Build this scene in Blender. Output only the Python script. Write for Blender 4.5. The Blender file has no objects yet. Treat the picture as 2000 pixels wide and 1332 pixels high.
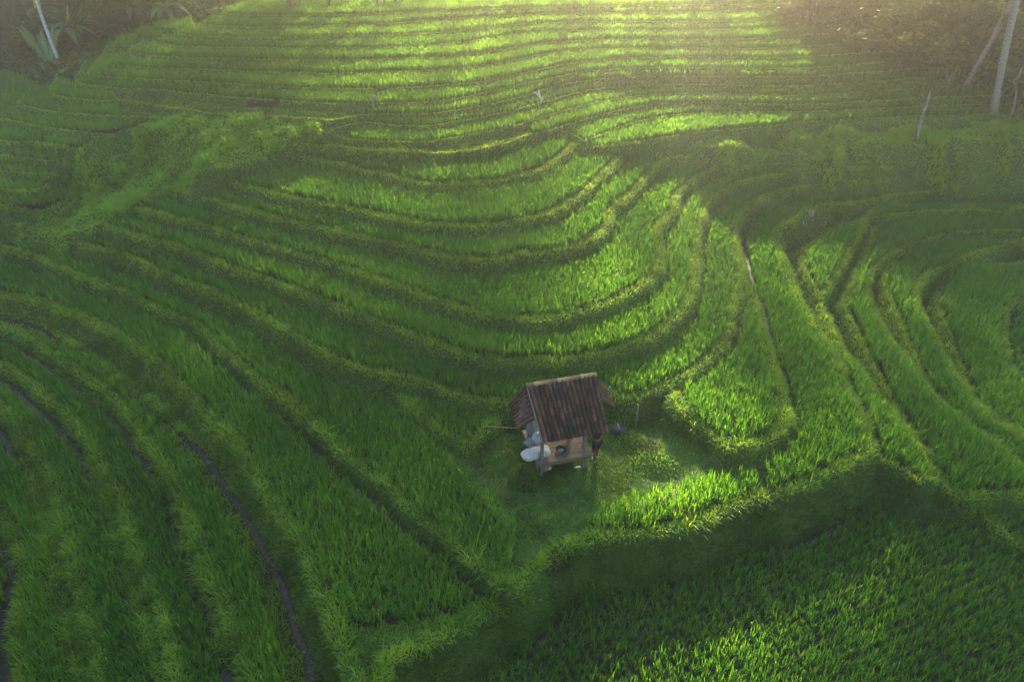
import bpy, bmesh, math, random
import numpy as np
from mathutils import Vector, Matrix
R = math.radians
random.seed(7)
rng = np.random.default_rng(11)
S = bpy.context.scene
COL = S.collection

# ------------------------------------------------------------------ camera
PITCH = R(35.0); CAMZ = 18.0; F = 1500.0
cam_d = bpy.data.cameras.new('camera'); cam_d.lens = 27.0; cam_d.sensor_width = 36.0
cam_d.clip_start = 0.1; cam_d.clip_end = 2000
cam = bpy.data.objects.new('camera', cam_d); COL.objects.link(cam)
cam.location = (0, 0, CAMZ); cam.rotation_euler = (R(90) - PITCH, 0, 0)
S.camera = cam

# ------------------------------------------------------------------ light
SUN_EL = R(22); SUN_AZ = R(9)              # azimuth to the right of +Y
SUN = np.array([math.sin(SUN_AZ) * math.cos(SUN_EL), math.cos(SUN_AZ) * math.cos(SUN_EL), math.sin(SUN_EL)])
w = bpy.data.worlds.new('World'); S.world = w; w.use_nodes = True
nt = w.node_tree; nt.nodes.clear()
sky = nt.nodes.new('ShaderNodeTexSky'); sky.sky_type = 'NISHITA'; sky.sun_disc = False
sky.sun_elevation = SUN_EL; sky.sun_rotation = SUN_AZ
bg = nt.nodes.new('ShaderNodeBackground'); bg.inputs['Strength'].default_value = 0.08
wo = nt.nodes.new('ShaderNodeOutputWorld')
nt.links.new(sky.outputs[0], bg.inputs[0]); nt.links.new(bg.outputs[0], wo.inputs[0])
sl = bpy.data.lights.new('sun', 'SUN'); sl.energy = 5.0; sl.angle = R(2.5); sl.color = (1.0, 0.86, 0.58)
so = bpy.data.objects.new('sun', sl); COL.objects.link(so)
so.rotation_euler = Vector(SUN).to_track_quat('Z', 'Y').to_euler(); so.location = (20, 60, 60)
S.view_settings.view_transform = 'Standard'; S.view_settings.look = 'None'
S.view_settings.exposure = 2.75; S.view_settings.gamma = 1
HAZE_DENS = 0.0064; HAZE_G = 0.85
c = S.cycles
c.max_bounces = 6; c.diffuse_bounces = 4; c.glossy_bounces = 2; c.transmission_bounces = 3
c.volume_bounces = 0; c.transparent_max_bounces = 4
c.use_denoising = True
try: c.denoiser = 'OPENIMAGEDENOISE'
except Exception: pass
c.use_adaptive_sampling = True; c.sample_clamp_direct = 8; c.adaptive_threshold = 0.008
c.sample_clamp_indirect = 4

# ------------------------------------------------------------------ projection
RT = np.array([1., 0, 0]); UP = np.array([0, math.sin(PITCH), math.cos(PITCH)]); FW = np.array([0, math.cos(PITCH), -math.sin(PITCH)])
def ray(px, py):
    return (px - 1000) / F * RT + (666 - py) / F * UP + FW
def unp(px, py, z):
    d = ray(px, py)
    t = (z - CAMZ) / d[2] if d[2] < -0.02 else 900
    return (t * d[0], t * d[1])
def proj(x, y, z):
    dz = z - CAMZ
    dep = y * FW[1] + dz * FW[2]
    return 1000 + F * x / dep, 666 - F * (y * UP[1] + dz * UP[2]) / dep

# ------------------------------------------------------------------ noise
def vnoise(x, y, scale, seed=0):
    r = np.random.default_rng(seed + 100); n = 256
    g = r.random((n, n)).astype(np.float32)
    u = np.asarray(x) / scale + 500.3; v = np.asarray(y) / scale + 500.7
    i = np.floor(u).astype(int); j = np.floor(v).astype(int)
    fu = u - i; fv = v - j
    fu = fu * fu * (3 - 2 * fu); fv = fv * fv * (3 - 2 * fv)
    i0 = i % n; i1 = (i + 1) % n; j0 = j % n; j1 = (j + 1) % n
    return (g[j0, i0] * (1 - fu) + g[j0, i1] * fu) * (1 - fv) + (g[j1, i0] * (1 - fu) + g[j1, i1] * fu) * fv
def fnoise(x, y, scale, seed=0, octs=3):
    a = 0; t = 0; k = 1.0
    for o in range(octs):
        a = a + k * vnoise(x, y, scale / 2 ** o, seed + o * 17); t += k; k *= 0.5
    return a / t

# ------------------------------------------------------------------ terrace plateaus
# each lip is traced in photo pixels and laid out at its own real height; ('w', x, y) are world points
def crom(pts):
    out = []
    n = len(pts)
    for i in range(n - 1):
        p0 = np.array(pts[max(i - 1, 0)]); p1 = np.array(pts[i]); p2 = np.array(pts[i + 1]); p3 = np.array(pts[min(i + 2, n - 1)])
        for k in range(4):
            t = k / 4
            out.append(tuple(0.5 * (2 * p1 + (p2 - p0) * t + (2 * p0 - 5 * p1 + 4 * p2 - p3) * t * t + (3 * p1 - p0 - 3 * p2 + p3) * t ** 3)))
    out.append(tuple(pts[-1]))
    return out
PL = []   # name, z, polygon(world), bund width, bund height, slope
def plateau(name, z, lip, close, bw=0.42, bh=0.10, slope=2.0):
    L = crom(lip)
    P = [unp(a, b, z) for a, b in L]
    for q in close:
        P.append((q[1], q[2]) if q[0] == 'w' else unp(q[0], q[1], z))
    PL.append(dict(name=name, z=z, P=np.array(P), bw=bw, bh=bh, slope=slope))
W_ = lambda x, y: ('w', x, y)
TOPR = [W_(60, 66)]; TL = W_(-15, 57); TLL = W_(-14, 66)
def hill(name, z, lip, extra=(), bw=0.20, slope=2.6):
    e = unp(*lip[-1], z)
    plateau(name, z, lip, [W_(60, e[1] + 1.0)] + TOPR + [TLL] + list(extra), bw=bw, bh=0.07, slope=slope)
# the far hillside, top to bottom
hill('h0', 6.70, [(440,22),(436,30),(470,33),(525,34),(620,34),(740,30),(800,27),(870,24),(960,21),(1100,17),(1300,14),(1450,12)])
hill('h1', 6.45, [(404,40),(399,50),(430,54),(500,57),(620,54),(740,50),(860,42),(950,36),(1100,30),(1300,28),(1480,24)])
hill('h2', 6.20, [(352,60),(344,68),(365,73),(400,75),(500,78),(620,76),(770,72),(890,65),(960,57),(1020,51),(1080,48),(1170,46),(1290,46),(1410,45),(1500,41),(1540,36)])
hill('h3', 5.95, [(310,72),(298,82),(318,88),(345,94),(400,96),(500,97),(650,98),(800,95),(890,88),(960,78),(1020,69),(1110,64),(1230,62),(1350,63),(1500,58),(1580,52)])
hill('h4', 5.70, [(272,88),(260,96),(253,104),(276,110),(320,115),(400,118),(500,120),(680,121),(830,116),(900,112),(990,99),(1080,87),(1170,81),(1290,80),(1410,81),(1500,78),(1600,70)])
hill('h5', 5.45, [(240,104),(226,112),(215,124),(218,130),(242,134),(300,137),(400,140),(500,144),(650,147),(770,144),(900,138),(960,129),(1035,115),(1110,103),(1200,98),(1320,97),(1490,98),(1610,92),(1670,87)])
hill('h6', 5.20, [(192,118),(186,128),(173,145),(178,150),(205,154),(240,157),(300,160),(400,165),(500,171),(620,176),(740,177),(860,171),(950,162),(1035,144),(1110,129),(1200,119),(1290,115),(1410,115),(1520,117),(1640,110),(1712,105)])
hill('h7', 4.95, [(166,120),(160,134),(150,150),(148,160),(160,168),(185,172),(240,177),(300,179),(360,185),(420,191),(494,196),(540,199),(620,205),(700,207),(755,207),(860,201),(950,185),(1020,169),(1080,156),(1140,144),(1215,138),(1320,136),(1550,137),(1670,129),(1748,124)])
hill('h8', 4.65, [(112,146),(104,166),(98,178),(101,187),(120,193),(160,198),(200,201),(226,199),(262,203),(300,208),(360,216),(420,222),(460,226),(540,229),(600,233),(650,236),(700,229),(734,227),(800,227),(860,224),(905,217),(960,207),(1035,189),(1080,174),(1140,162),(1230,155),(1350,153),(1550,154),(1670,147),(1790,137)], extra=[W_(-22,52)])
hill('h9', 4.35, [(60,180),(38,200),(40,208),(60,214),(90,220),(140,225),(200,229),(260,231),(304,230),(340,238),(400,250),(460,257),(520,259),(580,262),(626,260),(670,250),(716,243),(755,247),(800,250),(845,249),(890,242),(936,234),(969,227),(1020,215),(1068,201),(1140,182),(1200,174),(1290,170),(1410,169),(1520,172),(1640,168),(1760,159),(1825,154)], extra=[W_(-24,50)])
hill('h10', 4.05, [(-150,205),(-60,225),(0,236),(40,243),(80,251),(140,258),(200,261),(225,259),(262,250),(330,262),(400,276),(450,286),(500,288),(540,285),(600,268),(640,264),(670,274),(700,277),(740,280),(800,281),(830,280),(890,273),(950,262),(1008,249),(1045,238),(1080,227),(1140,210),(1200,198),(1290,188),(1410,187),(1550,190),(1670,185),(1790,177),(1885,170)], extra=[W_(-50,50)])
hill('h11', 3.80, [(380,324),(420,320),(470,311),(560,291),(640,286),(700,296),(830,302),(900,300),(980,285),(1030,268),(1050,264),(1110,248),(1170,230),(1230,216),(1290,207),(1380,205),(1550,208),(1700,201),(1850,193),(1915,191)], extra=[unp(420,285,3.68) and W_(*unp(420,285,3.68))])
hill('h12', 3.53, [(1130,272),(1142,280),(1190,260),(1250,240),(1325,228),(1400,224),(1550,222),(1700,217),(1800,212),(1910,208)], extra=[W_(0,44)])
hill('h13', 3.28, [(1120,284),(1142,291),(1220,286),(1310,271),(1400,259),(1490,252),(1535,247),(1548,243),(1610,240),(1700,236),(1790,231),(1880,228),(1935,226)], extra=[W_(0,44)])
# left hillside below h10
for nm, z, lip in (
    ('l11', 3.55, [(-150,255),(0,277),(40,281),(60,278),(100,285),(150,289),(185,285)]),
    ('l12', 3.00, [(-150,285),(0,307),(60,313),(100,319),(124,319),(131,308),(140,299),(158,289)]),
    ('l13', 2.55, [(-150,315),(0,337),(40,341),(86,345),(112,340),(132,328),(150,310)]),
    ('l14', 2.12, [(-150,350),(0,372),(56,377),(80,371),(112,355),(135,335)]),
    ('l15', 1.72, [(-150,380),(0,402),(60,407),(90,404),(120,396),(142,382),(160,360)])):
    plateau(nm, z, lip, [W_(*unp(210, 262, z)), W_(-26, 46), W_(-50, 46)], bw=0.15, bh=0.07, slope=2.4)
# small lobes left of the hill
for z, a in ((6.3, [(296,60),(300,62),(330,62),(356,63)]), (6.05, [(262,75),(268,77),(290,78),(312,79)]), (5.8, [(222,89),(230,91),(250,92),(270,92)]), (5.5, [(200,104),(208,107),(225,108),(245,108)])):
    plateau('lobe', z, a, [W_(*unp(a[-1][0] + 30, a[-1][1] - 22, z)), W_(*unp(a[0][0] + 14, a[0][1] - 14, z))], bw=0.15, bh=0.05)
# nested arcs of the ridge
RI = [W_(14, 43), W_(0, 44)]
plateau('E', 3.15, [(545,310),(590,315),(650,326),(710,343),(745,346),(790,359),(835,368),(886,369),(940,364),(1000,355),(1060,337),(1105,308),(1132,285),(1140,276)], [W_(8,43), W_(0,44), W_(*unp(660,262,3.15)), W_(*unp(580,292,3.15))], bw=0.4, slope=2.1)
plateau('D', 2.72, [(386,353),(440,362),(500,379),(575,395),(650,409),(725,425),(760,433),(820,444),(880,450),(925,450),(985,444),(1045,432),(1090,418),(1135,391),(1165,361),(1195,334),(1216,311),(1228,290)], RI + [W_(*unp(640,262,2.72)), W_(*unp(560,300,2.72)), W_(*unp(470,322,2.72))], bw=0.4, slope=2.1)
plateau('C', 2.25, [(317,371),(380,389),(455,412),(530,431),(620,452),(710,473),(760,483),(820,497),(880,512),(940,518),(985,516),(1009,506),(1060,503),(1120,488),(1165,472),(1192,446),(1195,420),(1216,403),(1249,373),(1270,346),(1298,323),(1322,308)], RI + [W_(*unp(640,268,2.25)), W_(*unp(470,330,2.25)), W_(*unp(386,358,2.25))], bw=0.4, slope=2.1)
plateau('B', 1.75, [(242,407),(305,424),(380,443),(455,466),(530,490),(620,515),(710,545),(760,561),(820,584),(880,605),(940,623),(1000,632),(1060,633),(1120,621),(1180,602),(1225,583),(1258,563),(1284,542),(1292,510),(1290,480),(1287,455),(1304,434),(1320,412),(1324,388),(1355,362),(1400,336),(1460,319),(1514,311),(1570,306),(1646,303),(1760,301),(1850,300),(1916,294),(2000,291),(2200,285)], [W_(60, 44)] + RI + [W_(*unp(600,280,1.75)), W_(*unp(386,362,1.75)), W_(*unp(317,378,1.75))], bw=0.38, slope=2.1)
plateau('A', 1.20, [(200,446),(275,470),(350,489),(440,527),(530,554),(590,578),(660,607),(720,629),(780,652),(840,676),(900,698),(960,710),(1050,714),(1110,709),(1160,700),(1205,691),(1250,676),(1295,652),(1328,619),(1346,589),(1358,550),(1361,515),(1362,480),(1370,440),(1382,406),(1415,378),(1445,363),(1490,353),(1550,342),(1610,333),(1637,331),(1665,336),(1760,330),(1850,325),(2000,321),(2200,314)], [W_(60, 43)] + RI + [W_(*unp(386,370,1.2)), W_(*unp(242,414,1.2))], bw=0.34, slope=1.8)
plateau('Z1', 0.65, [(126,471),(200,494),(260,512),(320,539),(395,569),(455,596),(515,626),(554,647),(600,677),(660,709),(720,732),(768,739),(825,755),(885,775),(945,790),(985,797),(1060,800),(1130,790),(1160,762),(1185,774),(1205,783),(1229,788),(1268,779),(1310,755),(1355,731),(1385,707),(1415,676),(1430,640),(1434,604),(1440,577),(1447,545),(1446,515),(1437,475),(1436,450),(1448,422),(1475,399),(1520,381),(1580,369),(1640,361),(1692,358),(1790,351),(1880,345),(2000,341),(2200,333)], [W_(60, 42)] + RI + [W_(*unp(300,385,.65)), W_(*unp(200,450,.65))], bw=0.3, slope=1.6)
plateau('TR', 0.20, [(742,738),(770,768),(810,806),(850,842),(885,866),(922,874),(956,850),(984,816),(995,795)], [(945,780),(825,748)], bw=.3, bh=.1, slope=1.2)
plateau('W', 0.36, [(1448,556),(1461,568),(1476,592),(1482,619),(1493,655),(1505,694),(1517,730),(1530,762),(1540,796),(1539,826),(1524,852),(1492,872),(1460,886),(1430,887),(1400,869),(1370,846),(1340,828),(1310,815),(1300,795)], [(1330,745),(1400,690),(1435,600)], bw=0.36, bh=.12, slope=2.2)
plateau('HP', 0.0, [(-200,440),(-100,460),(0,487),(45,501),(105,523),(175,554),(245,579),(315,611),(385,646),(437,690),(490,737),(560,789),(600,823),(645,872),(690,914),(735,948),(770,977),(815,1022),(875,1061),(920,1101),(948,1130),(985,1155),(1010,1150),(1060,1112),(1105,1078),(1150,1060),(1225,1052),(1275,1048),(1350,1032),(1430,998),(1490,980),(1535,967),(1580,952),(1625,929),(1655,912),(1685,904),(1704,885),(1702,854),(1685,818),(1670,785),(1652,750),(1634,712),(1610,667),(1580,620),(1559,580),(1544,542),(1535,518),(1524,491),(1512,470),(1524,452),(1550,437),(1580,418),(1610,408),(1670,402),(1745,389),(1820,380),(1910,372),(2000,371),(2200,365)], [W_(60, 40)] + RI + [W_(*unp(200,452,0)), W_(*unp(126,470,0)), W_(*unp(60,450,0)), W_(*unp(0,432,0)), W_(*unp(-200,400,0))], bw=0.34, bh=.1, slope=1.8)
plateau('U', -0.30, [(1700,905),(1730,908),(1765,922),(1792,940),(1815,943),(1826,935),(1806,899),(1784,866),(1760,830),(1736,800),(1708,770),(1698,746),(1676,719),(1650,690),(1630,655),(1610,611),(1590,573),(1576,545),(1566,518),(1572,491),(1595,473),(1628,452),(1655,441),(1700,430),(1775,420),(1850,416),(1910,414),(1955,421),(2000,412),(2200,405)], [W_(60, 39), W_(20, 39), (1600,600)], bw=0.22, bh=.08, slope=1.3)
plateau('S', -0.60, [(1820,925),(1832,948),(1855,968),(1889,978),(1940,972),(2000,967),(2058,964),(2000,920),(1955,884),(1925,857),(1880,821),(1835,783),(1805,747),(1775,711),(1745,673),(1724,640),(1706,607),(1694,574),(1700,542),(1724,515),(1760,491),(1805,475),(1850,463),(1910,456),(2000,455),(2200,450)], [W_(60, 38), W_(20, 38), (1640,600), (1740,800)], bw=0.28, bh=.08, slope=1.6)
plateau('Q', -0.85, [(2060,990),(2200,960),(2140,930),(2000,857),(1940,825),(1910,801),(1893,770),(1868,736),(1846,698),(1831,668),(1817,638),(1799,612),(1792,590),(1795,563),(1820,540),(1850,526),(1895,506),(1940,491),(2000,482),(2200,470)], [W_(60, 36), W_(20, 36), (1720,560), (1800,760), (1960,930)], bw=0.3, bh=.08, slope=1.6)
plateau('P', -1.15, [(2200,880),(2100,820),(2000,746),(1976,711),(1967,680),(1964,640),(1971,611),(2000,584),(2080,550),(2200,530)], [W_(60, 34), W_(22, 34), (1820,590), (1900,800), (2100,930), (2200,950)], bw=0.3, bh=.08, slope=1.6)
plateau('RL', -1.20, [(1815,940),(1830,952),(1850,969),(1880,990),(1925,1026),(1955,1053),(2000,1084),(2100,1150),(2250,1240)], [(2250,960), (1950,950)], bw=.4, bh=.16, slope=1.6)
plateau('X', -0.35, [(-200,550),(-100,565),(0,582),(70,591),(100,602),(150,622),(200,647),(250,677),(288,702),(325,736),(362,771),(400,813),(437,851),(475,900),(505,945),(540,1000),(572,1055),(600,1112),(633,1200),(658,1275),(680,1332),(705,1400),(740,1380),(760,1318),(800,1285),(840,1268),(875,1254),(920,1226),(965,1195),(1000,1165),(1040,1120)], [(1000,1100),(800,1000),(500,700),(0,470),(-200,440)], bw=0.38, bh=.06, slope=1.1)
plateau('K1', -1.00, [(-200,590),(-100,612),(0,644),(75,682),(150,734),(205,773),(250,818),(290,873),(335,946),(372,1035),(402,1112),(424,1175),(457,1258),(480,1332),(510,1450)], [(740,1450),(720,1350),(600,1000),(0,560),(-200,540)], bw=0.36, bh=.08, slope=1.6)
plateau('K2', -1.27, [(-200,645),(-100,675),(0,719),(50,749),(80,775),(115,808),(150,843),(178,885),(205,938),(240,1005),(255,1065),(275,1110),(298,1165),(316,1226),(330,1290),(338,1332),(350,1450)], [(600,1450),(480,1300),(300,850),(0,620),(-200,580)], bw=0.36, bh=.08, slope=1.6)
plateau('K3', -1.54, [(-200,690),(-100,730),(0,800),(15,825),(40,862),(65,892),(90,935),(125,1034),(142,1128),(163,1198),(180,1270),(188,1332),(200,1450)], [(450,1450),(320,1300),(180,850),(0,700),(-200,620)], bw=0.36, bh=.08, slope=1.6)
plateau('K4', -1.80, [(-200,800),(-60,930),(0,1005),(22,1055),(45,1108),(36,1163),(28,1216),(30,1332),(20,1450)], [(300,1450),(160,1300),(50,850),(-200,640)], bw=0.36, bh=.08, slope=1.6)
plateau('L0', -1.35, [(690,1332),(660,1420),(640,1600)], [(2800,1600),W_(60,8),W_(60,34),W_(20,34),(1500,700),(900,1100)], bw=.3, bh=.0, slope=1.6)
BASEZ = -2.06

# ------------------------------------------------------------------ height field
X0, X1, Y0, Y1, ST = -46.0, 50.0, 4.0, 66.0, 0.1
NX = int((X1 - X0) / ST) + 1; NY = int((Y1 - Y0) / ST) + 1
gx = X0 + np.arange(NX) * ST; gy = Y0 + np.arange(NY) * ST
GX, GY = np.meshgrid(gx, gy)
def sdist(P, reach=3.0):
    D = np.full((NY, NX), reach, np.float32); ins = np.zeros((NY, NX), bool)
    n = len(P)
    for k in range(n):
        a = P[k]; b = P[(k + 1) % n]
        x0, x1 = sorted((a[0], b[0])); y0, y1 = sorted((a[1], b[1]))
        # parity
        j0 = int(np.ceil((y0 - Y0) / ST)); j1 = int(np.ceil((y1 - Y0) / ST))
        j0 = max(j0, 0); j1 = min(j1, NY)
        if j1 > j0:
            yy = gy[j0:j1]; xc = a[0] + (yy - a[1]) * (b[0] - a[0]) / (b[1] - a[1])
            ins[j0:j1] ^= gx[None, :] < xc[:, None]
        i0 = max(int((x0 - reach - X0) / ST), 0); i1 = min(int((x1 + reach - X0) / ST) + 2, NX)
        j0 = max(int((y0 - reach - Y0) / ST), 0); j1 = min(int((y1 + reach - Y0) / ST) + 2, NY)
        if i1 <= i0 or j1 <= j0: continue
        sx = GX[j0:j1, i0:i1]; sy = GY[j0:j1, i0:i1]
        dx, dy = b[0] - a[0], b[1] - a[1]; L = dx * dx + dy * dy + 1e-9
        t = np.clip(((sx - a[0]) * dx + (sy - a[1]) * dy) / L, 0, 1)
        d = np.hypot(sx - a[0] - t * dx, sy - a[1] - t * dy)
        D[j0:j1, i0:i1] = np.minimum(D[j0:j1, i0:i1], d)
    return np.where(ins, D, -D)
def idw(ctrl):
    num = 0; den = 0
    for x, y, z in ctrl:
        w_ = 1.0 / ((GX - x) ** 2 + (GY - y) ** 2 + 0.3) ** 1.6
        num = num + w_ * z; den = den + w_
    return num / den
H = np.full((NY, NX), BASEZ, np.float32); WIN = np.full((NY, NX), -1, np.int16); SW = np.full((NY, NX), 3.0, np.float32)
wob = (fnoise(GX, GY, 1.3, 5) - 0.5) * 0.22
SD = []
for k, p in enumerate(PL):
    s = sdist(p['P']); s = np.where(np.abs(s) < 2.9, s + wob * (0.6 if p['bw'] < .3 else 1.0), s).astype(np.float32)
    SD.append(s)
    t = np.clip((p['bw'] - s) / 0.16, 0, 1); t = t * t * (3 - 2 * t)
    edge = np.clip(1 - s / 0.1, 0, 1) * 0.03
    prof = np.where(s > 0, p['z'] + p['bh'] * t - edge, p['z'] + p['bh'] - 0.03 + s * p['slope'])
    prof = np.where(s <= -2.95, -99, prof)
    m = prof > H
    H[m] = prof[m]; WIN[m] = k; SW[m] = s[m]
# wild slopes: gully, weedy bank and forest floor
KIND_WEED, KIND_FOREST = 100, 101
def slope_region(pts, ctrl, kind, reach_slope=2.6):
    global H
    P = np.array([unp(a[0], a[1], a[2]) if a[0] != 'w' else (a[1], a[2]) for a in pts])
    s = sdist(P)
    zc = idw([(*unp(a, b, z), z) if a != 'w' else None for a, b, z in ctrl] if kind == KIND_WEED else ctrl)
    zc = zc + (fnoise(GX, GY, 1.6, 31) - 0.5) * 0.55 + (fnoise(GX, GY, 0.5, 37) - 0.5) * 0.15
    prof = np.where(s > 0, zc, zc + s * reach_slope); prof = np.where(s <= -2.95, -99, prof)
    m = prof > H
    H[m] = prof[m]; WIN[m] = kind; SW[m] = s[m]
slope_region([(-200,395,1.0),(0,426,1.0),(60,446,.9),(126,468,.8),(200,443,1.3),(245,404,1.9),(320,368,2.4),(388,350,2.85),(470,315,3.1),(545,306,3.2),(600,285,3.4),(640,262,3.7),(560,250,3.8),(400,230,3.9),(250,235,3.7),(160,270,3.3),(150,330,2.3),(150,385,1.6),(60,398,1.3),(-200,380,1.2)],
             [(0,425,.9),(60,430,.9),(120,440,1.0),(170,415,1.2),(200,380,1.6),(220,330,2.2),(250,300,2.6),(300,330,2.2),(330,350,2.2),(300,300,2.6),(180,300,2.7),(380,320,2.6),(400,290,2.95),(430,255,3.5),(330,250,3.5),(450,310,2.9),(560,280,3.4),(500,270,3.4),(640,262,3.75)], KIND_WEED)
slope_region([(1142,294,3.0),(1228,300,2.7),(1322,318,2.2),(1420,318,2.0),(1520,312,1.9),(1560,322,1.7),(1625,325,1.6),(1650,302,1.9),(1760,299,2.0),(1916,292,2.1),(2000,289,2.1),(2200,284,2.1),(2200,225,3.2),(1900,236,3.1),(1600,246,3.1),(1300,276,3.0)],
             [(1150,288,3.1),(1228,296,2.8),(1320,312,2.3),(1400,285,2.75),(1500,305,2.1),(1600,312,1.9),(1560,262,3.0),(1650,255,3.1),(1800,252,3.1),(1950,248,3.1),(1650,298,2.1),(1800,294,2.1),(1950,285,2.25),(1750,275,2.6),(1400,266,3.05),(2200,280,2.3),(2200,240,3.0)], KIND_WEED)
slope_region([('w',-46,32),('w',-31,36),('w',-29,42),('w',-25.5,45),('w',-22,48.5),('w',-18.5,53.5),('w',-16,58),('w',-10,60),('w',0,60),('w',10,59),('w',19,56),('w',24,52.5),('w',27.5,48),('w',30.5,44.5),('w',34,42),('w',36,38),('w',50,34),('w',50,66),('w',-46,66)],
             [(-40,36,1.5),(-31,37,1.8),(-30,44,3.6),(-25,48,4.9),(-20,55,6.3),(-14,62,7.4),(0,63,7.6),(14,62,7.3),(22,56,6.6),(26,51,5.6),(30,47,4.6),(33,44,3.9),(38,40,3.2),(46,38,2.6),(46,60,8),(-40,60,7)], KIND_FOREST)
HPI = [i for i, p in enumerate(PL) if p['name'] == 'HP'][0]
def bump(px, py, r, h, z=0.0):
    x, y = unp(px, py, z); d = np.hypot(GX - x, GY - y) / r
    H[:] = H + h * np.clip(1 - d * d, 0, 1) ** 1.5
bump(1285, 897, 1.0, .22); bump(1240, 862, .6, .28); bump(1395, 895, .4, .25, .2); bump(1455, 897, .6, .22); bump(1290, 855, .9, .12)
bump(990, 890, 1.0, .25); bump(960, 850, .9, .2); bump(1310, 815, .9, .3)
flatm = np.isin(WIN, [100, 101])
def box(A, r):
    for ax in (0, 1):
        c_ = np.cumsum(np.pad(A, [(r + 1, r) if a_ == ax else (0, 0) for a_ in (0, 1)], mode='edge'), axis=ax, dtype=np.float64)
        A = (np.take(c_, range(2 * r + 1, c_.shape[ax]), ax) - np.take(c_, range(0, c_.shape[ax] - 2 * r - 1), ax)) / (2 * r + 1)
    return A
PXG, PYG = proj(GX, GY, H)
def inpoly(poly, x, y):
    x = np.asarray(x); y = np.asarray(y)
    r = np.zeros(x.shape, bool); n = len(poly)
    for k in range(n):
        x1, y1 = poly[k]; x2, y2 = poly[(k + 1) % n]
        if y1 == y2: continue
        cnd = ((y1 > y) != (y2 > y)) & (x < (x2 - x1) * (y - y1) / (y2 - y1) + x1)
        r ^= cnd
    return r
GUL = [(150,270),(165,300),(150,330),(125,360),(150,395),(60,412),(-60,415),(0,432),(120,462),(235,410),(310,372),(385,350),(540,296),(640,268),(640,240),(560,232),(470,236),(400,228),(330,226),(300,236),(262,246),(215,262)]
gm = box(box(inpoly(GUL, PXG, PYG).astype(float), 5), 5); Hs = box(box(H.astype(float), 7), 7) + (fnoise(GX, GY, 1.1, 33) - .5) * .8 + (fnoise(GX, GY, .5, 34) - .5) * .3
H = (H * (1 - gm) + Hs * gm).astype(np.float32); WIN[gm > .5] = 100; flatm = np.isin(WIN, [100, 101]); PXG, PYG = proj(GX, GY, H)
# distance to the foot of the next riser up
ZW = np.full((NY, NX), BASEZ, np.float32); BW = np.zeros((NY, NX), np.float32)
for k, p in enumerate(PL):
    ZW[WIN == k] = p['z']; BW[WIN == k] = p['bw']
ZW[flatm] = 99
FOOT = np.full((NY, NX), 3.0, np.float32)
for k, p in enumerate(PL):
    m = (ZW < p['z'] - 0.01) & (SD[k] < 0) & (SD[k] > -2.9)
    f = -SD[k] - (p['z'] + p['bh'] - ZW) / p['slope']
    FOOT[m] = np.minimum(FOOT[m], f[m])
tread = (WIN >= -1) & (WIN < 100) & ((SW > BW) | (WIN == -1)) & (FOOT > 0.0)
name_of = {k: p['name'] for k, p in enumerate(PL)}
def isn(*names):
    ids = [k for k, n in name_of.items() if n in names]
    return np.isin(WIN, ids)
Yr = [(-400,380),(60,460),(126,478),(200,505),(395,580),(600,692),(700,745),(740,768),(800,822),(885,905),(950,975),(1000,1025),(1010,1050),(1000,1098),(975,1116),(930,1130),(0,1000),(-400,900)]
Fr = [(1150,1026),(1165,1008),(1215,985),(1275,968),(1330,952),(1400,940),(1460,938),(1486,952),(1455,980),(1400,1002),(1340,1020),(1268,1038),(1180,1052),(1152,1044)]
Vr = [(1483,918),(1500,955),(1550,964),(1592,947),(1640,905),(1700,880),(1700,700),(1600,470),(1600,425),(2400,395),(2400,300),(1440,360),(1440,560),(1545,760),(1566,830),(1560,862),(1520,896)]
yard_ok = inpoly(Yr, PXG, PYG) | inpoly(Fr, PXG, PYG) | inpoly(Vr, PXG, PYG)
ledge = [(228,188),(300,184),(480,198),(560,204),(690,212),(712,230),(712,244),(650,300),(600,300),(440,330),(360,340),(280,262),(262,238),(232,222)]
T6bank = [(560,288),(640,270),(680,283),(900,283),(1010,262),(1040,275),(1010,300),(900,318),(800,318),(640,312),(560,302)]
wet = tread.copy()
wet &= ~(isn('HP') & ~yard_ok)
wet &= ~inpoly(ledge, PXG, PYG)
wet &= ~(isn('E') & inpoly([(500,250),(1120,250),(1120,262),(1030,300),(930,318),(800,322),(640,308),(560,300)], PXG, PYG))
wet &= ~(isn('h11') & (PXG < 1040)) & ~isn('lobe_')
wet &= ~(isn('X') & inpoly([(680,1215),(720,1225),(900,1195),(960,1150),(1100,1100),(900,1500),(500,1500),(640,1230)], PXG, PYG))
wet &= ~inpoly([(480,192),(550,195),(552,214),(480,212)], PXG, PYG)
gapw = np.full((NY, NX), 0.04, np.float32)
gapw[isn('K1')] = 0.7; gapw[isn('K2', 'K3', 'K4')] = 0.3; gapw[isn('HP') & (PXG < 1000)] = 0.15
gapw[isn('X')] = 0.2; gapw[isn('HP') & (PXG > 1430)] = 0.16; gapw[isn('L0')] = 0.12; gapw[isn('S', 'Q', 'U')] = 0.18; gapw[WIN == -1] = 0.3
gapw[isn('W')] = 0.15
rice_m = wet & (FOOT > gapw) & (SW > BW + 0.02)
rice_m &= ~(isn('W') & inpoly([(1495,690),(1545,760),(1545,850),(1500,865),(1516,800),(1500,740)], PXG, PYG) & (SW < BW + .22))
rice_m &= ~(isn('h7') & (PXG < 700) & (FOOT > 50))
marg = isn('K1') & wet & (FOOT > 0.3) & (FOOT <= 0.85)
water_m = wet & ~marg & ~inpoly(T6bank, PXG, PYG)
def smp(A, x, y):
    i = np.clip(((np.asarray(x) - X0) / ST).round().astype(int), 0, NX - 1); j = np.clip(((np.asarray(y) - Y0) / ST).round().astype(int), 0, NY - 1)
    return A[j, i]
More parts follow.
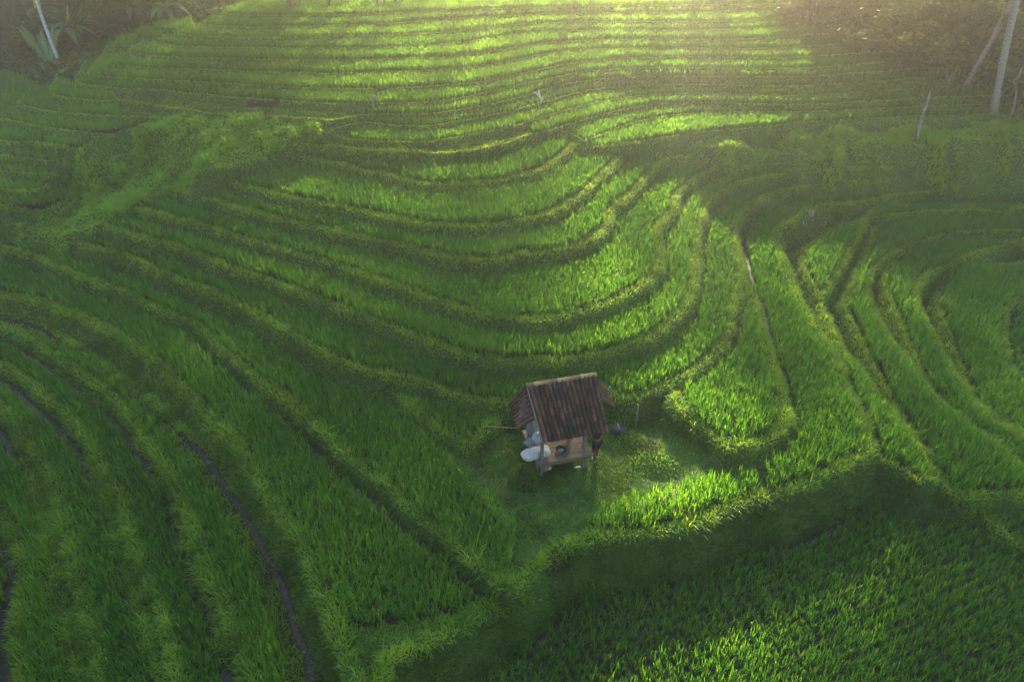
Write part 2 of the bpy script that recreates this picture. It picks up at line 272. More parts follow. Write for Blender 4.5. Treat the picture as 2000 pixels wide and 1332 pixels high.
def hz(x, y):
    u = np.clip((np.asarray(x, float) - X0) / ST, 0, NX - 1.001); v = np.clip((np.asarray(y, float) - Y0) / ST, 0, NY - 1.001)
    i = u.astype(int); j = v.astype(int); fu = u - i; fv = v - j
    return (H[j, i] * (1 - fu) + H[j, i + 1] * fu) * (1 - fv) + (H[j + 1, i] * (1 - fu) + H[j + 1, i + 1] * fu) * fv
def ground_at(px, py):
    d = ray(px, py); t = 12.0
    while t < 120:
        x, y, z = d[0] * t, d[1] * t, CAMZ + d[2] * t
        if z <= float(hz(x, y)): break
        t += 0.03
    return Vector((d[0] * t, d[1] * t, float(hz(d[0] * t, d[1] * t))))

# ------------------------------------------------------------------ materials
def newmat(name):
    m = bpy.data.materials.new(name); m.use_nodes = True
    n = m.node_tree; n.nodes.clear()
    return m, n
def N(n, t, **kw):
    x = n.nodes.new(t)
    for k, v in kw.items(): setattr(x, k, v)
    return x
def leafmat(name, c1, c2, c3, trans=0.62, gloss=0.018, rough=0.45, tr=(6.0, 2.7, .30)):
    m, n = newmat(name)
    at = N(n, 'ShaderNodeAttribute', attribute_name='tint')
    cr = N(n, 'ShaderNodeValToRGB'); e = cr.color_ramp.elements
    e[0].color = (*c1, 1); e[0].position = 0.0; e[1].color = (*c3, 1); e[1].position = 1.0
    x = e.new(0.5); x.color = (*c2, 1)
    n.links.new(at.outputs['Fac'], cr.inputs[0])
    d = N(n, 'ShaderNodeBsdfDiffuse'); t = N(n, 'ShaderNodeBsdfTranslucent'); g = N(n, 'ShaderNodeBsdfGlossy'); g.inputs['Roughness'].default_value = rough
    g.inputs['Color'].default_value = (.8, .9, .8, 1)
    mx = N(n, 'ShaderNodeMixShader'); mx.inputs[0].default_value = trans
    m2 = N(n, 'ShaderNodeMixShader'); m2.inputs[0].default_value = gloss
    hs = N(n, 'ShaderNodeMixRGB', blend_type='MULTIPLY'); hs.inputs[0].default_value = 1; hs.inputs[2].default_value = (*tr, 1)
    n.links.new(cr.outputs[0], d.inputs[0]); n.links.new(cr.outputs[0], hs.inputs[1]); n.links.new(hs.outputs[0], t.inputs[0])
    n.links.new(d.outputs[0], mx.inputs[1]); n.links.new(t.outputs[0], mx.inputs[2])
    n.links.new(mx.outputs[0], m2.inputs[1]); n.links.new(g.outputs[0], m2.inputs[2])
    o = N(n, 'ShaderNodeOutputMaterial'); n.links.new(m2.outputs[0], o.inputs[0])
    return m
def pmat(name, col, rough=0.8, col2=None, scale=8.0, metallic=0.0, bump=0.0, attr=None, detail=4, stretch=None, ramp=(0.35, 0.65)):
    m, n = newmat(name)
    b = N(n, 'ShaderNodeBsdfPrincipled'); b.inputs['Roughness'].default_value = rough; b.inputs['Metallic'].default_value = metallic
    b.inputs['Base Color'].default_value = (*col, 1)
    o = N(n, 'ShaderNodeOutputMaterial'); n.links.new(b.outputs[0], o.inputs[0])
    if col2 is not None or bump:
        tc = N(n, 'ShaderNodeTexCoord'); mp = N(n, 'ShaderNodeMapping')
        if stretch: mp.inputs['Scale'].default_value = stretch
        nz = N(n, 'ShaderNodeTexNoise'); nz.inputs['Scale'].default_value = scale; nz.inputs['Detail'].default_value = detail
        n.links.new(tc.outputs['Object'], mp.inputs[0]); n.links.new(mp.outputs[0], nz.inputs[0])
        if col2 is not None:
            cr = N(n, 'ShaderNodeValToRGB'); cr.color_ramp.elements[0].position, cr.color_ramp.elements[1].position = ramp
            cr.color_ramp.elements[0].color = (*col, 1); cr.color_ramp.elements[1].color = (*col2, 1)
            n.links.new(nz.outputs[0], cr.inputs[0]); n.links.new(cr.outputs[0], b.inputs['Base Color'])
        if bump:
            bp = N(n, 'ShaderNodeBump'); bp.inputs['Strength'].default_value = bump; bp.inputs['Distance'].default_value = 0.02
            n.links.new(nz.outputs[0], bp.inputs['Height']); n.links.new(bp.outputs[0], b.inputs['Normal'])
    return m
M = {}
M['rice'] = leafmat('rice_leaf', (.018, .100, .028), (.040, .185, .052), (.085, .265, .060), tr=(6.5, 3.2, .32))
M['grass'] = leafmat('bank_grass_leaf', (.045, .135, .016), (.125, .290, .036), (.210, .420, .070), tr=(4.0, 2.3, .35))
M['weed'] = leafmat('weed_leaf', (.080, .230, .040), (.190, .420, .075), (.160, .380, .060), tr=(4.0, 2.3, .35))
M['tree'] = leafmat('tree_leaf', (.010, .040, .010), (.030, .100, .018), (.150, .230, .030), trans=.3, gloss=.06)
M['banana'] = leafmat('banana_leaf', (.035, .12, .03), (.08, .22, .06), (.25, .45, .06), trans=.4, gloss=.04, rough=.3)
M['soil'] = pmat('ground_soil', (.022, .070, .012), .95, (.045, .085, .018), 3.0, bump=.6)
def groundmat():
    m, n = newmat('ground_cover'); at = N(n, 'ShaderNodeAttribute', attribute_name='tint'); tc = N(n, 'ShaderNodeTexCoord'); nz = N(n, 'ShaderNodeTexNoise'); nz.inputs['Scale'].default_value = 5; nz.inputs['Detail'].default_value = 8
    b = N(n, 'ShaderNodeBsdfPrincipled'); b.inputs['Roughness'].default_value = .95; cr = N(n, 'ShaderNodeValToRGB'); cr.color_ramp.elements[0].color = (.028, .022, .014, 1); cr.color_ramp.elements[1].color = (.070, .165, .022, 1)
    md = N(n, 'ShaderNodeMath', operation='MULTIPLY_ADD'); md.inputs[1].default_value = .8; sb = N(n, 'ShaderNodeMath', operation='SUBTRACT'); sb.inputs[1].default_value = .5
    bp = N(n, 'ShaderNodeBump'); bp.inputs['Strength'].default_value = .8; bp.inputs['Distance'].default_value = .05; o = N(n, 'ShaderNodeOutputMaterial'); L = n.links.new
    L(tc.outputs['Object'], nz.inputs[0]); L(nz.outputs[0], sb.inputs[0]); L(sb.outputs[0], md.inputs[0]); L(at.outputs['Fac'], md.inputs[2]); L(md.outputs[0], cr.inputs[0]); L(cr.outputs[0], b.inputs['Base Color'])
    L(nz.outputs[0], bp.inputs['Height']); L(bp.outputs[0], b.inputs['Normal']); L(b.outputs[0], o.inputs[0]); return m
M['ground'] = groundmat()
M['water'] = pmat('paddy_water', (.018, .017, .012), .5, (.03, .028, .018), 2.0, bump=.08)
M['water'].node_tree.nodes['Principled BSDF'].inputs['Specular IOR Level'].default_value = .35
M['wood'] = pmat('old_wood', (.30, .235, .15), .8, (.16, .12, .075), 6, bump=.3, stretch=(1, 8, 8))
M['post'] = pmat('grey_wood', (.36, .33, .27), .85, (.20, .18, .14), 5, bump=.3, stretch=(8, 8, 1))
M['bark'] = pmat('bark', (.16, .12, .085), .9, (.07, .055, .04), 6, bump=.5)
M['palebark'] = pmat('pale_bark', (.42, .38, .34), .85, (.16, .13, .11), 4, bump=.3)
M['white'] = pmat('white_cloth', (.88, .82, .70), .8, (.60, .60, .58), 9, bump=.3)

# ------------------------------------------------------------------ objects helpers
def tag(o, label=None, cat=None, group=None, kind=None):
    if label: o['label'] = label
    if cat: o['category'] = cat
    if group: o['group'] = group
    if kind: o['kind'] = kind
    return o
def link(name, me, mat=None, parent=None):
    o = bpy.data.objects.new(name, me); COL.objects.link(o)
    if mat: me.materials.append(mat)
    if parent is not None: o.parent = parent
    return o
def empty(name, loc, rz=0.0):
    o = bpy.data.objects.new(name, None); COL.objects.link(o); o.location = loc; o.rotation_euler = (0, 0, rz); o.empty_display_size = .3
    return o
def rawmesh(name, V, loops, starts, tint=None, smooth=False):
    me = bpy.data.meshes.new(name)
    me.vertices.add(len(V)); me.vertices.foreach_set('co', np.asarray(V, np.float32).ravel())
    me.loops.add(len(loops)); me.loops.foreach_set('vertex_index', np.asarray(loops, np.int32))
    me.polygons.add(len(starts)); me.polygons.foreach_set('loop_start', np.asarray(starts, np.int32))
    if tint is not None:
        a = me.attributes.new('tint', 'FLOAT', 'POINT'); a.data.foreach_set('value', np.asarray(tint, np.float32))
    me.update(calc_edges=True)
    me.polygons.foreach_set('use_smooth', np.full(len(starts), smooth))
    me.validate()
    return me

# ------------------------------------------------------------------ ground and water
idx = np.arange(NX * NY).reshape(NY, NX)
Q4 = np.stack([idx[:-1, :-1], idx[:-1, 1:], idx[1:, 1:], idx[1:, :-1]], -1).reshape(-1, 4)
HR = H + (np.where(tread, 0, 1) * (fnoise(GX, GY, .35, 71) - .5) * .07)
V = np.stack([GX.ravel(), GY.ravel(), HR.ravel()], 1)
cov = np.where(wet, 0.0, 1.0) * np.where(WIN == 101, .25, 1.0) * (.75 + .5 * (fnoise(GX, GY, .9, 91) - .5)); brown = inpoly([(482,196),(548,196),(548,212),(482,210)], PXG, PYG) | inpoly([(1020,1060),(1110,1060),(1120,1110),(1060,1140)], PXG, PYG) & (fnoise(GX, GY, .6, 93) > .5); cov = np.where(brown, .1, cov)
g = link('ground', rawmesh('ground', V, Q4.ravel(), np.arange(len(Q4)) * 4, cov.ravel(), smooth=True), M['ground']); tag(g, kind='structure')
wm = water_m; cell = (wm[:-1, :-1] & wm[:-1, 1:] & wm[1:, 1:] & wm[1:, :-1]).ravel()
qs = Q4[cell]; used, inv = np.unique(qs.ravel(), return_inverse=True)
ZF = np.where(ZW > 50, 0, ZW).ravel()
V = np.stack([GX.ravel()[used], GY.ravel()[used], ZF[used] + .022], 1)
o = link('water', rawmesh('water', V, inv, np.arange(len(qs)) * 4), M['water']); tag(o, kind='structure')
bm = bmesh.new(); bmesh.ops.create_grid(bm, x_segments=4, y_segments=4, size=66); me = bpy.data.meshes.new('outer_ground'); bm.to_mesh(me); bm.free()
o = link('terrain', me, M['soil']); o.location = (5, 21.5, -2.6); tag(o, kind='structure')

# ------------------------------------------------------------------ blades
def blade_mesh(name, P, ang, Hh, Wd, lean, droop, tint):
    n = len(P)
    d = np.stack([np.cos(ang), np.sin(ang), np.zeros(n)], 1); q = np.stack([-np.sin(ang), np.cos(ang), np.zeros(n)], 1)
    hw = (Wd / 2)[:, None]
    mid = P + d * (lean * .5)[:, None] + np.array([0, 0, 1.]) * (Hh * .72)[:, None]
    tip = P + d * lean[:, None] + np.array([0, 0, 1.]) * (Hh * (1 - droop))[:, None]
    V = np.empty((n, 5, 3), np.float32)
    V[:, 0] = P - q * hw * .7; V[:, 1] = P + q * hw * .7; V[:, 2] = mid - q * hw; V[:, 3] = mid + q * hw; V[:, 4] = tip
    b = (np.arange(n) * 5)[:, None]
    loops = (b + np.array([0, 1, 3, 2, 2, 3, 4])).ravel()
    starts = ((np.arange(n) * 7)[:, None] + np.array([0, 4])).ravel()
    T = np.repeat(tint, 5)
    return rawmesh(name, V.reshape(-1, 3), loops, starts, T)
def visible(x, y, z, m=90):
    px, py = proj(x, y, z)
    return (px > -m * 2) & (px < 2000 + m * 2) & (py > -m) & (py < 1332 + m * 1.6)
# rice hills set out in rows
pts = []
def plant(mask, ang, sp):
    ca, sa = math.cos(ang), math.sin(ang); n = int(70 / sp)
    u, v = np.meshgrid(np.arange(-n, n) * sp, np.arange(-n, n) * sp)
    x = (u * ca - v * sa).ravel(); y = (u * sa + v * ca).ravel() + 30
    m = (x > X0 + 1) & (x < X1 - 1) & (y > Y0 + .5) & (y < Y1 - 1); x = x[m]; y = y[m]
    x = x + rng.normal(0, sp * .10, len(x)); y = y + rng.normal(0, sp * .10, len(x))
    m = smp(mask, x, y); x, y = x[m], y[m]
    z = smp(ZF.reshape(NY, NX), x, y)
    m = visible(x, y, z); pts.append(np.stack([x[m], y[m], z[m]], 1))
low = isn('L0', 'RL')
plant(rice_m & low, R(24), .265)
plant(rice_m & ~low & (GY < 33), R(-8), .225)
plant(rice_m & ~low & (GY >= 33), R(2), .205)
T = np.concatenate(pts); print('rice hills', len(T))
dist = np.hypot(T[:, 1], T[:, 2] - CAMZ)
nb = np.where(dist < 22, 36, np.where(dist < 34, 22, 13))
rep = np.repeat(np.arange(len(T)), nb); n = len(rep)
ts = 0.85 + .3 * fnoise(T[:, 0], T[:, 1], 2.5, 3)
ts *= rng.uniform(.85, 1.15, len(T)); ts = np.where(smp(isn(*[q for q in set(name_of.values()) if q[0] in 'hl']), T[:, 0], T[:, 1]), ts * .76, ts); ts *= np.random.default_rng(6).uniform(.86, 1.12, 100)[smp(WIN, T[:, 0], T[:, 1]) % 97]
P = T[rep] + np.stack([rng.normal(0, .045, n), rng.normal(0, .045, n), np.zeros(n)], 1)
ang = rng.uniform(0, 2 * np.pi, n); hh = rng.uniform(.30, .58, n) * ts[rep]
ln = hh * rng.uniform(.1, .6, n); dr = np.where(rng.random(n) < .25, rng.uniform(.1, .4, n), 0)
wd = np.where(dist[rep] < 22, .017, np.where(dist[rep] < 34, .027, .042)) * rng.uniform(.7, 1.2, n)
tn = fnoise(T[:, 0], T[:, 1], 5.0, 9)[rep] * .6 + fnoise(T[:, 0], T[:, 1], .8, 13)[rep] * .3 + rng.normal(0, .13, n) + .03
plot = smp(WIN, T[:, 0], T[:, 1]) % 97; pr = np.random.default_rng(4).uniform(-.14, .14, 100); tn = tn + pr[plot][rep]
tn = np.where(rng.random(n) < .015, 1.0, tn)
o = link('rice_crop', blade_mesh('rice_crop', P, ang, hh, wd, ln, dr, np.clip(tn, 0, 1)), M['rice'])
tag(o, 'young green rice planted in rows over the flooded terraces', 'rice', kind='stuff'); print('rice blades', n)
# grass
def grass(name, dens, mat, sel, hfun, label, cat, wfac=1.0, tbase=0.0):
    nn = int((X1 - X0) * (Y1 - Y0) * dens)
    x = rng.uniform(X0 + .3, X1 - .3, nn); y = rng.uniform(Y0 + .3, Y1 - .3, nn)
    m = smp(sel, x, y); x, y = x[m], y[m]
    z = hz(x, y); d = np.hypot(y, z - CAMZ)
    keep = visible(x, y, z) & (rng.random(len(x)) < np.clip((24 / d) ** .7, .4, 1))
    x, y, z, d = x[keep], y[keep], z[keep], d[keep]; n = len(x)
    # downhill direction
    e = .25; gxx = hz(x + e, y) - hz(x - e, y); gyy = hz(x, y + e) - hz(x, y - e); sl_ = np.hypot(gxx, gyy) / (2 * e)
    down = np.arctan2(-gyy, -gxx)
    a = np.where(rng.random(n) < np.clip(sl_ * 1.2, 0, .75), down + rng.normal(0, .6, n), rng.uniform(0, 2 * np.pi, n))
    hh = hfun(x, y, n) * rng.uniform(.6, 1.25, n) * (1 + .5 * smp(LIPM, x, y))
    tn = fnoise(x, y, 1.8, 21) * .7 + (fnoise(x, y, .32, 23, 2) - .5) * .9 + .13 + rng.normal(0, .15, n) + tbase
    tn = tn - .38 * (smp(isn('HP', 'X', 'U'), x, y) & (smp(SW, x, y) < -.05) & (smp(PXG, x, y) > 560) & (smp(PYG, x, y) > 850)); lip = smp(LIPM, x, y); tn = tn + np.where(smp(PYG, x, y) < 430, .28, .20) * lip  # near bank faces: darker weeds, with their shade also put into the tint
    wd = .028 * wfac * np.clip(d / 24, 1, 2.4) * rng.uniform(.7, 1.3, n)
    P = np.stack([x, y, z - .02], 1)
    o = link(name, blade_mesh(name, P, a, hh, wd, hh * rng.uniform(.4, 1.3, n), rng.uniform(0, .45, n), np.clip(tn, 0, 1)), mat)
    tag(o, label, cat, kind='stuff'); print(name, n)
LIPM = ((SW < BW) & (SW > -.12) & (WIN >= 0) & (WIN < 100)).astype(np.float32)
yard = isn('HP') & tread & ~yard_ok & (PXG > 740) & (PYG > 720)
bank = ~wet & ~flatm & ~yard & ~inpoly([(482,196),(548,196),(548,212),(482,210)], PXG, PYG) | marg
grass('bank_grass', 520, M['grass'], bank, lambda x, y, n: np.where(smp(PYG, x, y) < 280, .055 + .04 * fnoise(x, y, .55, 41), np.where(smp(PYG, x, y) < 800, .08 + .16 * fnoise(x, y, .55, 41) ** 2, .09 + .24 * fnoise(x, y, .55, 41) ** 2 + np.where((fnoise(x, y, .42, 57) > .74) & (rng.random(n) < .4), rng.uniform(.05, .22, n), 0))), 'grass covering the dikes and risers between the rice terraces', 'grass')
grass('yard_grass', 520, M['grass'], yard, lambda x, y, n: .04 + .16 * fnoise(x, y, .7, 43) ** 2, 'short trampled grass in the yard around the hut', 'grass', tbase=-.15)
weedm = (WIN == 100)
grass('weeds', 480, M['weed'], weedm, lambda x, y, n: .12 + 1.5 * np.clip(fnoise(x, y, 1.0, 47) - .5, 0, 1), 'rank weeds in the gully and on the banks below the far fields', 'weeds', wfac=1.5, tbase=.1)
grass('forest_undergrowth', 60, M['tree'], WIN == 101, lambda x, y, n: .25 + .35 * fnoise(x, y, 1.5, 47), 'dark undergrowth along the forest edges', 'undergrowth', wfac=3.5)

# ------------------------------------------------------------------ trees
SUNPATCH = [
 [(1230,705),(1262,668),(1310,652),(1345,668),(1348,700),(1325,728),(1280,738),(1240,728)],
 [(1322,785),(1335,762),(1400,765),(1440,800),(1465,850),(1490,870),(1440,895),(1395,875),(1345,835)],
 [(1290,845),(1340,850),(1400,890),(1490,905),(1530,930),(1520,985),(1460,1010),(1330,1055),(1200,1060),(1180,1010),(1260,940),(1330,925),(1290,880)],
 [(1330,1260),(1370,1215),(1470,1200),(1540,1120),(1590,1110),(1600,1150),(1540,1210),(1500,1290),(1510,1400),(1180,1400),(1250,1330)],
 [(1540,950),(1600,905),(1690,880),(1770,890),(1790,925),(1700,925),(1600,985)],
 [(1160,555),(1230,540),(1270,570),(1230,610),(1150,600)],
 [(1020,700),(1170,700),(1170,755),(1020,770)],
]
def lit_ground(P, off=.35):
    """pixels of the ground points that lie behind P along the sun direction"""
    x, y, z = P[:, 0], P[:, 1], P[:, 2]
    rx, ry, rz_ = x.copy(), np.full(len(P), 5.0), np.zeros(len(P)); todo = np.ones(len(P), bool)
    for yk in np.arange(62, 6, -.3):
        t = (y - yk) / SUN[1]; zz = z - t * SUN[2]; xx = x - t * SUN[0]
        hit = todo & (t > 0) & (zz < 9) & (zz <= smp(H, xx, np.full(len(P), yk)) + off)
        rx[hit] = xx[hit]; ry[hit] = yk; rz_[hit] = zz[hit] - off; todo &= ~hit
        if not todo.any(): break
    return proj(rx, ry, rz_), ry
def tube_bm(bm, pts, radii, seg=8):
    rings = []
    for i, p in enumerate(pts):
        p = Vector(p)
        t = (Vector(pts[min(i + 1, len(pts) - 1)]) - Vector(pts[max(i - 1, 0)])).normalized()
        a = t.orthogonal().normalized() if abs(t.z) < .95 else Vector((1, 0, 0)) - t * t.x
        a.normalize(); b = t.cross(a)
        rings.append([bm.verts.new(p + (a * math.cos(2 * math.pi * k / seg) + b * math.sin(2 * math.pi * k / seg)) * radii[i]) for k in range(seg)])
    for i in range(len(rings) - 1):
        for k in range(seg):
            bm.faces.new((rings[i][k], rings[i][(k + 1) % seg], rings[i + 1][(k + 1) % seg], rings[i + 1][k]))
    bm.faces.new(rings[0][::-1]); bm.faces.new(rings[-1])
def bmobj(name, bm, mat, parent=None, smooth=True):
    bmesh.ops.recalc_face_normals(bm, faces=bm.faces[:])
    me = bpy.data.meshes.new(name); bm.to_mesh(me); bm.free()
    for p in me.polygons: p.use_smooth = smooth
    return link(name, me, mat, parent)
def leaf_mesh(name, C, size, tint, droop=.5):
    n = len(C)
    a = rng.uniform(0, 2 * np.pi, n); el = rng.uniform(-1.0, .5, n) * droop
    d = np.stack([np.cos(a) * np.cos(el), np.sin(a) * np.cos(el), np.sin(el)], 1)
    r = rng.normal(size=(n, 3)); q = np.cross(d, r); q /= np.linalg.norm(q, axis=1)[:, None]
    s = size[:, None]
    V = np.empty((n, 4, 3), np.float32)
    V[:, 0] = C - d * s * .5; V[:, 1] = C + q * s * .26; V[:, 2] = C + d * s * .5; V[:, 3] = C - q * s * .26
    return rawmesh(name, V.reshape(-1, 3), np.arange(n * 4), np.arange(n) * 4, np.repeat(tint, 4))
def tree(base, h, rad, nleaf, lsize, label, group, name='broadleaf_tree', lean=(0, 0), carve=False, low=.15, trunk_r=.14, mat=None, trunkmat=None, cat='tree', tb=0.0):
    base = Vector(base); root = empty(name, base); tag(root, label, cat, group)
    bm = bmesh.new(); top = Vector((lean[0], lean[1], h * .8))
    mid = top * .5 + Vector((random.uniform(-.3, .3), random.uniform(-.3, .3), 0))
    tube_bm(bm, [(0, 0, -.3), mid * .5, mid, top], [trunk_r * 1.2, trunk_r, trunk_r * .8, trunk_r * .35])
    cl = []
    for k in range(90 if carve else int(9 + rad * 3)):
        u = rng.normal(size=3); u /= np.linalg.norm(u); rr = rng.uniform(.45, 1.0) ** .6
        fz = h * (low + (1 - low) * .5); c0 = np.array([lean[0] * .8, lean[1] * .8, fz])
        cc = c0 + u * rr * np.array([rad, rad, h * (1 - low) * .5])
        cl.append((cc, rng.uniform(.28, .5) * rad * (.6 if carve else 1)))
        if k < 7 and not carve: tube_bm(bm, [mid * (.6 + .05 * k), (mid + Vector(cc)) * .5, Vector(cc)], [trunk_r * .4, trunk_r * .25, trunk_r * .12], 5)
    bmobj('trunk', bm, trunkmat or M['bark'], root)
    per = max(nleaf // len(cl), 8)
    if carve: cl = [(np.array([0, 0, h * .5]), 0)] ; per = nleaf
    C = []; Tn = []
    for cc, cr in cl:
        u = rng.normal(size=(per, 3)); u /= np.linalg.norm(u, axis=1)[:, None]
        if carve: C.append(cc + u * (rng.random(per) ** .33)[:, None] * np.array([rad, rad, h * .5])); Tn.append(np.full(per, .3)); continue
        C.append(cc + u * (cr * rng.uniform(.35, 1.05, per) ** .5)[:, None] * np.array([1, 1, .7])); Tn.append(np.full(per, rng.uniform(.15, .55)))
    C = np.concatenate(C); Tn = np.concatenate(Tn) + rng.normal(0, .14, len(C)) + tb
    Tn = np.where(rng.random(len(C)) < .02, .95, Tn)
    if carve:  # drop leaves along sun rays so light falls in shaped patches
        (px, py), yy = lit_ground(C + np.array(base)); (px2, py2), yy = lit_ground(C + np.array(base), .05)
        px = px + (fnoise(C[:, 0] * 1, C[:, 2], .8, 77) - .5) * 16
        m = np.zeros(len(C), bool)
        for pp in SUNPATCH: m |= inpoly(pp, px, py) | inpoly(pp, px2, py2) | inpoly(pp, px, py - 40)
        want = np.clip(  .008 + .62 * np.clip((900 - py) / 600, 0, 1) * np.exp(-((px - 1220) / np.where(py < 260, 680, 700)) ** 2) * (1 - .15 * np.clip((330 - py) / 120, 0, 1)) + .10 * np.clip((330 - py) / 250, 0, 1) * np.exp(-((px - 1000) / 600) ** 2) + .14 * np.clip((px - 1250) / 200, 0, 1) * (py > 200) + .3 * (px > 1280) * (py > 225) * (py < 320) + .2 * (px < 640) * (py > 230) * (py < 430) * (px > 150), 0, .9)
        want = np.where(yy < 7, .01, want)
        m |= rng.random(len(C)) > -np.log(want) / 4.5
        C, Tn = C[~m], Tn[~m]
    if len(C) < 4: C = np.zeros((4, 3)) + [0, 0, h * .7]; Tn = np.full(4, .3)
    size = rng.uniform(.6, 1.3, len(C)) * lsize
    o = link('crown', leaf_mesh('crown', C, size, np.clip(Tn, 0, 1)), mat or M['tree'], root)
    return root
# unseen trees past the far end, added and thinned to shape the sun patches
k = 0
for row, (yy, hh) in enumerate(((67, 36), (72, 38), (77, 40))):
    for x in np.arange(-42, 66, 7):
        x = x + random.uniform(-1.5, 1.5) + row * 2.5; k += 1
        tree((x, yy + random.uniform(-1.5, 1.5), 7.0), hh + random.uniform(-1, 1) , 5.6, 13000, .6,
             'unseen tall tree added behind the rice fields to filter the sun', 'unseen trees added to filter the sun', name='unseen_shade_tree', carve=True, low=0.0, trunk_r=.14)
# unseen trees added behind and left of the viewpoint to shade the nearest fields
for i, (x, y) in enumerate([(x_, -10) for x_ in range(-34, 30, 8)] + [(x_, -17) for x_ in range(-30, 30, 9)] + [(-28, 0), (-28, 8), (-28, 15), (-34, 5), (-34, 13)]):
    tree((x, y, -2.6), 21 + random.uniform(-2, 3), 5.2, 4200, 1.15, 'unseen tall tree added near the viewpoint to shade the nearest fields', 'unseen trees added to shade the nearest fields', name='unseen_shade_tree', low=0.0, trunk_r=.25)
# forest edge on the right and the left: bases in photo pixels
rb = [(1545,36),(1610,62),(1680,88),(1745,118),(1800,136),(1846,138),(1930,150),(1990,200),(1560,6),(1590,22),(1650,45),(1725,72),(1790,98),(1850,115),(1915,130),(1985,160),(1640,10),(1720,25),(1800,40),(1880,60),(1960,90),(2050,200),(2060,110),(2110,260)]
txt = ['leafy dark shrubby tree at the right forest edge', 'dense dark tree deeper in the right-hand forest']
for i, (px, py) in enumerate(rb):
    b = ground_at(px, py)
    tree(b, (random.uniform(1.0, 1.5) if py < 90 else random.uniform(2.2, 3.4)) if i < 8 else (random.uniform(1.4, 2.2) if px < 1760 else random.uniform(3.2, 4.8)), (1.0 if px < 1660 else random.uniform(1.4, 2.0)), (800 if px < 1700 else 1500), .33, txt[0 if i < 8 else 1], 'right forest edge shrubs' if i < 8 else 'right forest trees',
         low=.05, trunk_r=.06, tb=.22 if i < 8 else .05)
lb = [(20,120),(70,95),(150,90),(220,60),(270,45),(330,25),(25,60),(100,45),(180,25),(250,10),(-60,110),(-50,30)]
for i, (px, py) in enumerate(lb):
    b = ground_at(px, py)
    tree(b, random.uniform(2.0, 3.4), random.uniform(1.4, 2.0), 1500, .30, 'dark bushy tree in the shaded thicket at the left edge', 'left thicket trees', low=.0, trunk_r=.05, tb=.08)

def frond_strip(cs, w0, a, mat, root):
    """one frond: a folded strip with saw-toothed leaflet edges"""
    V = []; n = len(cs); sx, sy = -math.sin(a), math.cos(a)
    for j in range(n * 2 - 1):
        t = j / (2 * n - 2); q = cs[j // 2] if j % 2 == 0 else tuple((np.array(cs[j // 2]) + np.array(cs[j // 2 + 1])) / 2)
        w = (w0 * math.sin(math.pi * min(t * .9 + .08, 1)) + .02) * (1.0 if j % 2 else .25)
        V += [(q[0] - sx * w, q[1] - sy * w, q[2] - .6 * w), q, (q[0] + sx * w, q[1] + sy * w, q[2] - .6 * w)]
    loops = []; st = []
    for j in range(n * 2 - 2):
        for q in (0, 1): st.append(len(loops)); loops += [3 * j + q, 3 * j + q + 1, 3 * j + q + 4, 3 * j + q + 3]
    return link('frond', rawmesh('frond', np.array(V), loops, st, np.full(len(V), random.uniform(.2, .7))), mat, root)
# coconut trunks
def palm_trunk(p0, p1px, h, r0, label, group, mat=None, name='coconut_palm', crown=True):
    base = ground_at(*p0)
    # the trunk rises h metres and passes behind the second pixel
    d = ray(*p1px); best = None
    for t in np.arange(20, 70, .1):
        q = Vector((d[0] * t, d[1] * t, CAMZ + d[2] * t)); e = abs((q - base).length - h)
        if abs(q.y - base.y) < 2.5 and (best is None or abs(q.y - base.y) < best[0]): best = (abs(q.y - base.y), q)
    q = best[1]; v = q - base
    root = empty(name, base); tag(root, label, 'palm', group)
    bm = bmesh.new(); ps = []; rs = []
    ext = max(1.0, h / v.length)
    for i in range(13):
        t = i / 12 * ext; p = v * t; p.x += .25 * math.sin(t * 2.2) * (1 if v.x > 0 else -1) * .5
        ps.append(p + Vector((0, 0, -.15 if i == 0 else 0))); rs.append(r0 * (1.35 if i == 0 else 1.05 - .035 * i))
    tube_bm(bm, ps, rs, 10); bmobj('trunk', bm, mat or M['ptrunk'], root)
    if crown:
        top = ps[-1]
        for k in range(13):
            a = 2 * math.pi * k / 13 + random.uniform(-.2, .2); L = random.uniform(2.6, 3.4); up = random.uniform(.1, 1.0)
            f = frond_strip([(math.cos(a) * L * t, math.sin(a) * L * t, up * t * 2 - 2.4 * t * t) for t in np.linspace(0, 1, 12)], .5, a, M['tree'], root); f.location = top
    return root
def ringmat(name, c1, c2):
    m, n = newmat(name); b = N(n, 'ShaderNodeBsdfPrincipled'); b.inputs['Roughness'].default_value = .85
    tc = N(n, 'ShaderNodeTexCoord'); wv = N(n, 'ShaderNodeTexWave', bands_direction='Z'); wv.inputs['Scale'].default_value = 1.7; wv.inputs['Distortion'].default_value = 14; wv.inputs['Detail'].default_value = 3
    cr = N(n, 'ShaderNodeValToRGB'); cr.color_ramp.elements[0].color = (*c1, 1); cr.color_ramp.elements[1].color = (*c2, 1)
    o = N(n, 'ShaderNodeOutputMaterial')
    n.links.new(tc.outputs['Object'], wv.inputs[0]); n.links.new(wv.outputs[0], cr.inputs[0]); n.links.new(cr.outputs[0], b.inputs['Base Color']); n.links.new(b.outputs[0], o.inputs[0])
    return m
M['ptrunk'] = ringmat('palm_trunk_rings', (.22, .19, .17), (.36, .33, .30))
M['ptrunk2'] = ringmat('pale_palm_rings', (.42, .48, .48), (.62, .68, .68))
palm_trunk((1885,170), (1975,0), 11, .17, 'leaning coconut palm trunk crossing the right forest edge, left of two', 'coconut palms')
palm_trunk((1940,222), (1990,0), 12, .20, 'thicker upright coconut palm trunk nearest the right frame edge', 'coconut palms')
palm_trunk((117,124), (74,0), 8, .10, 'slender pale palm trunk leaning left in the dark thicket', 'coconut palms', M['ptrunk2'])

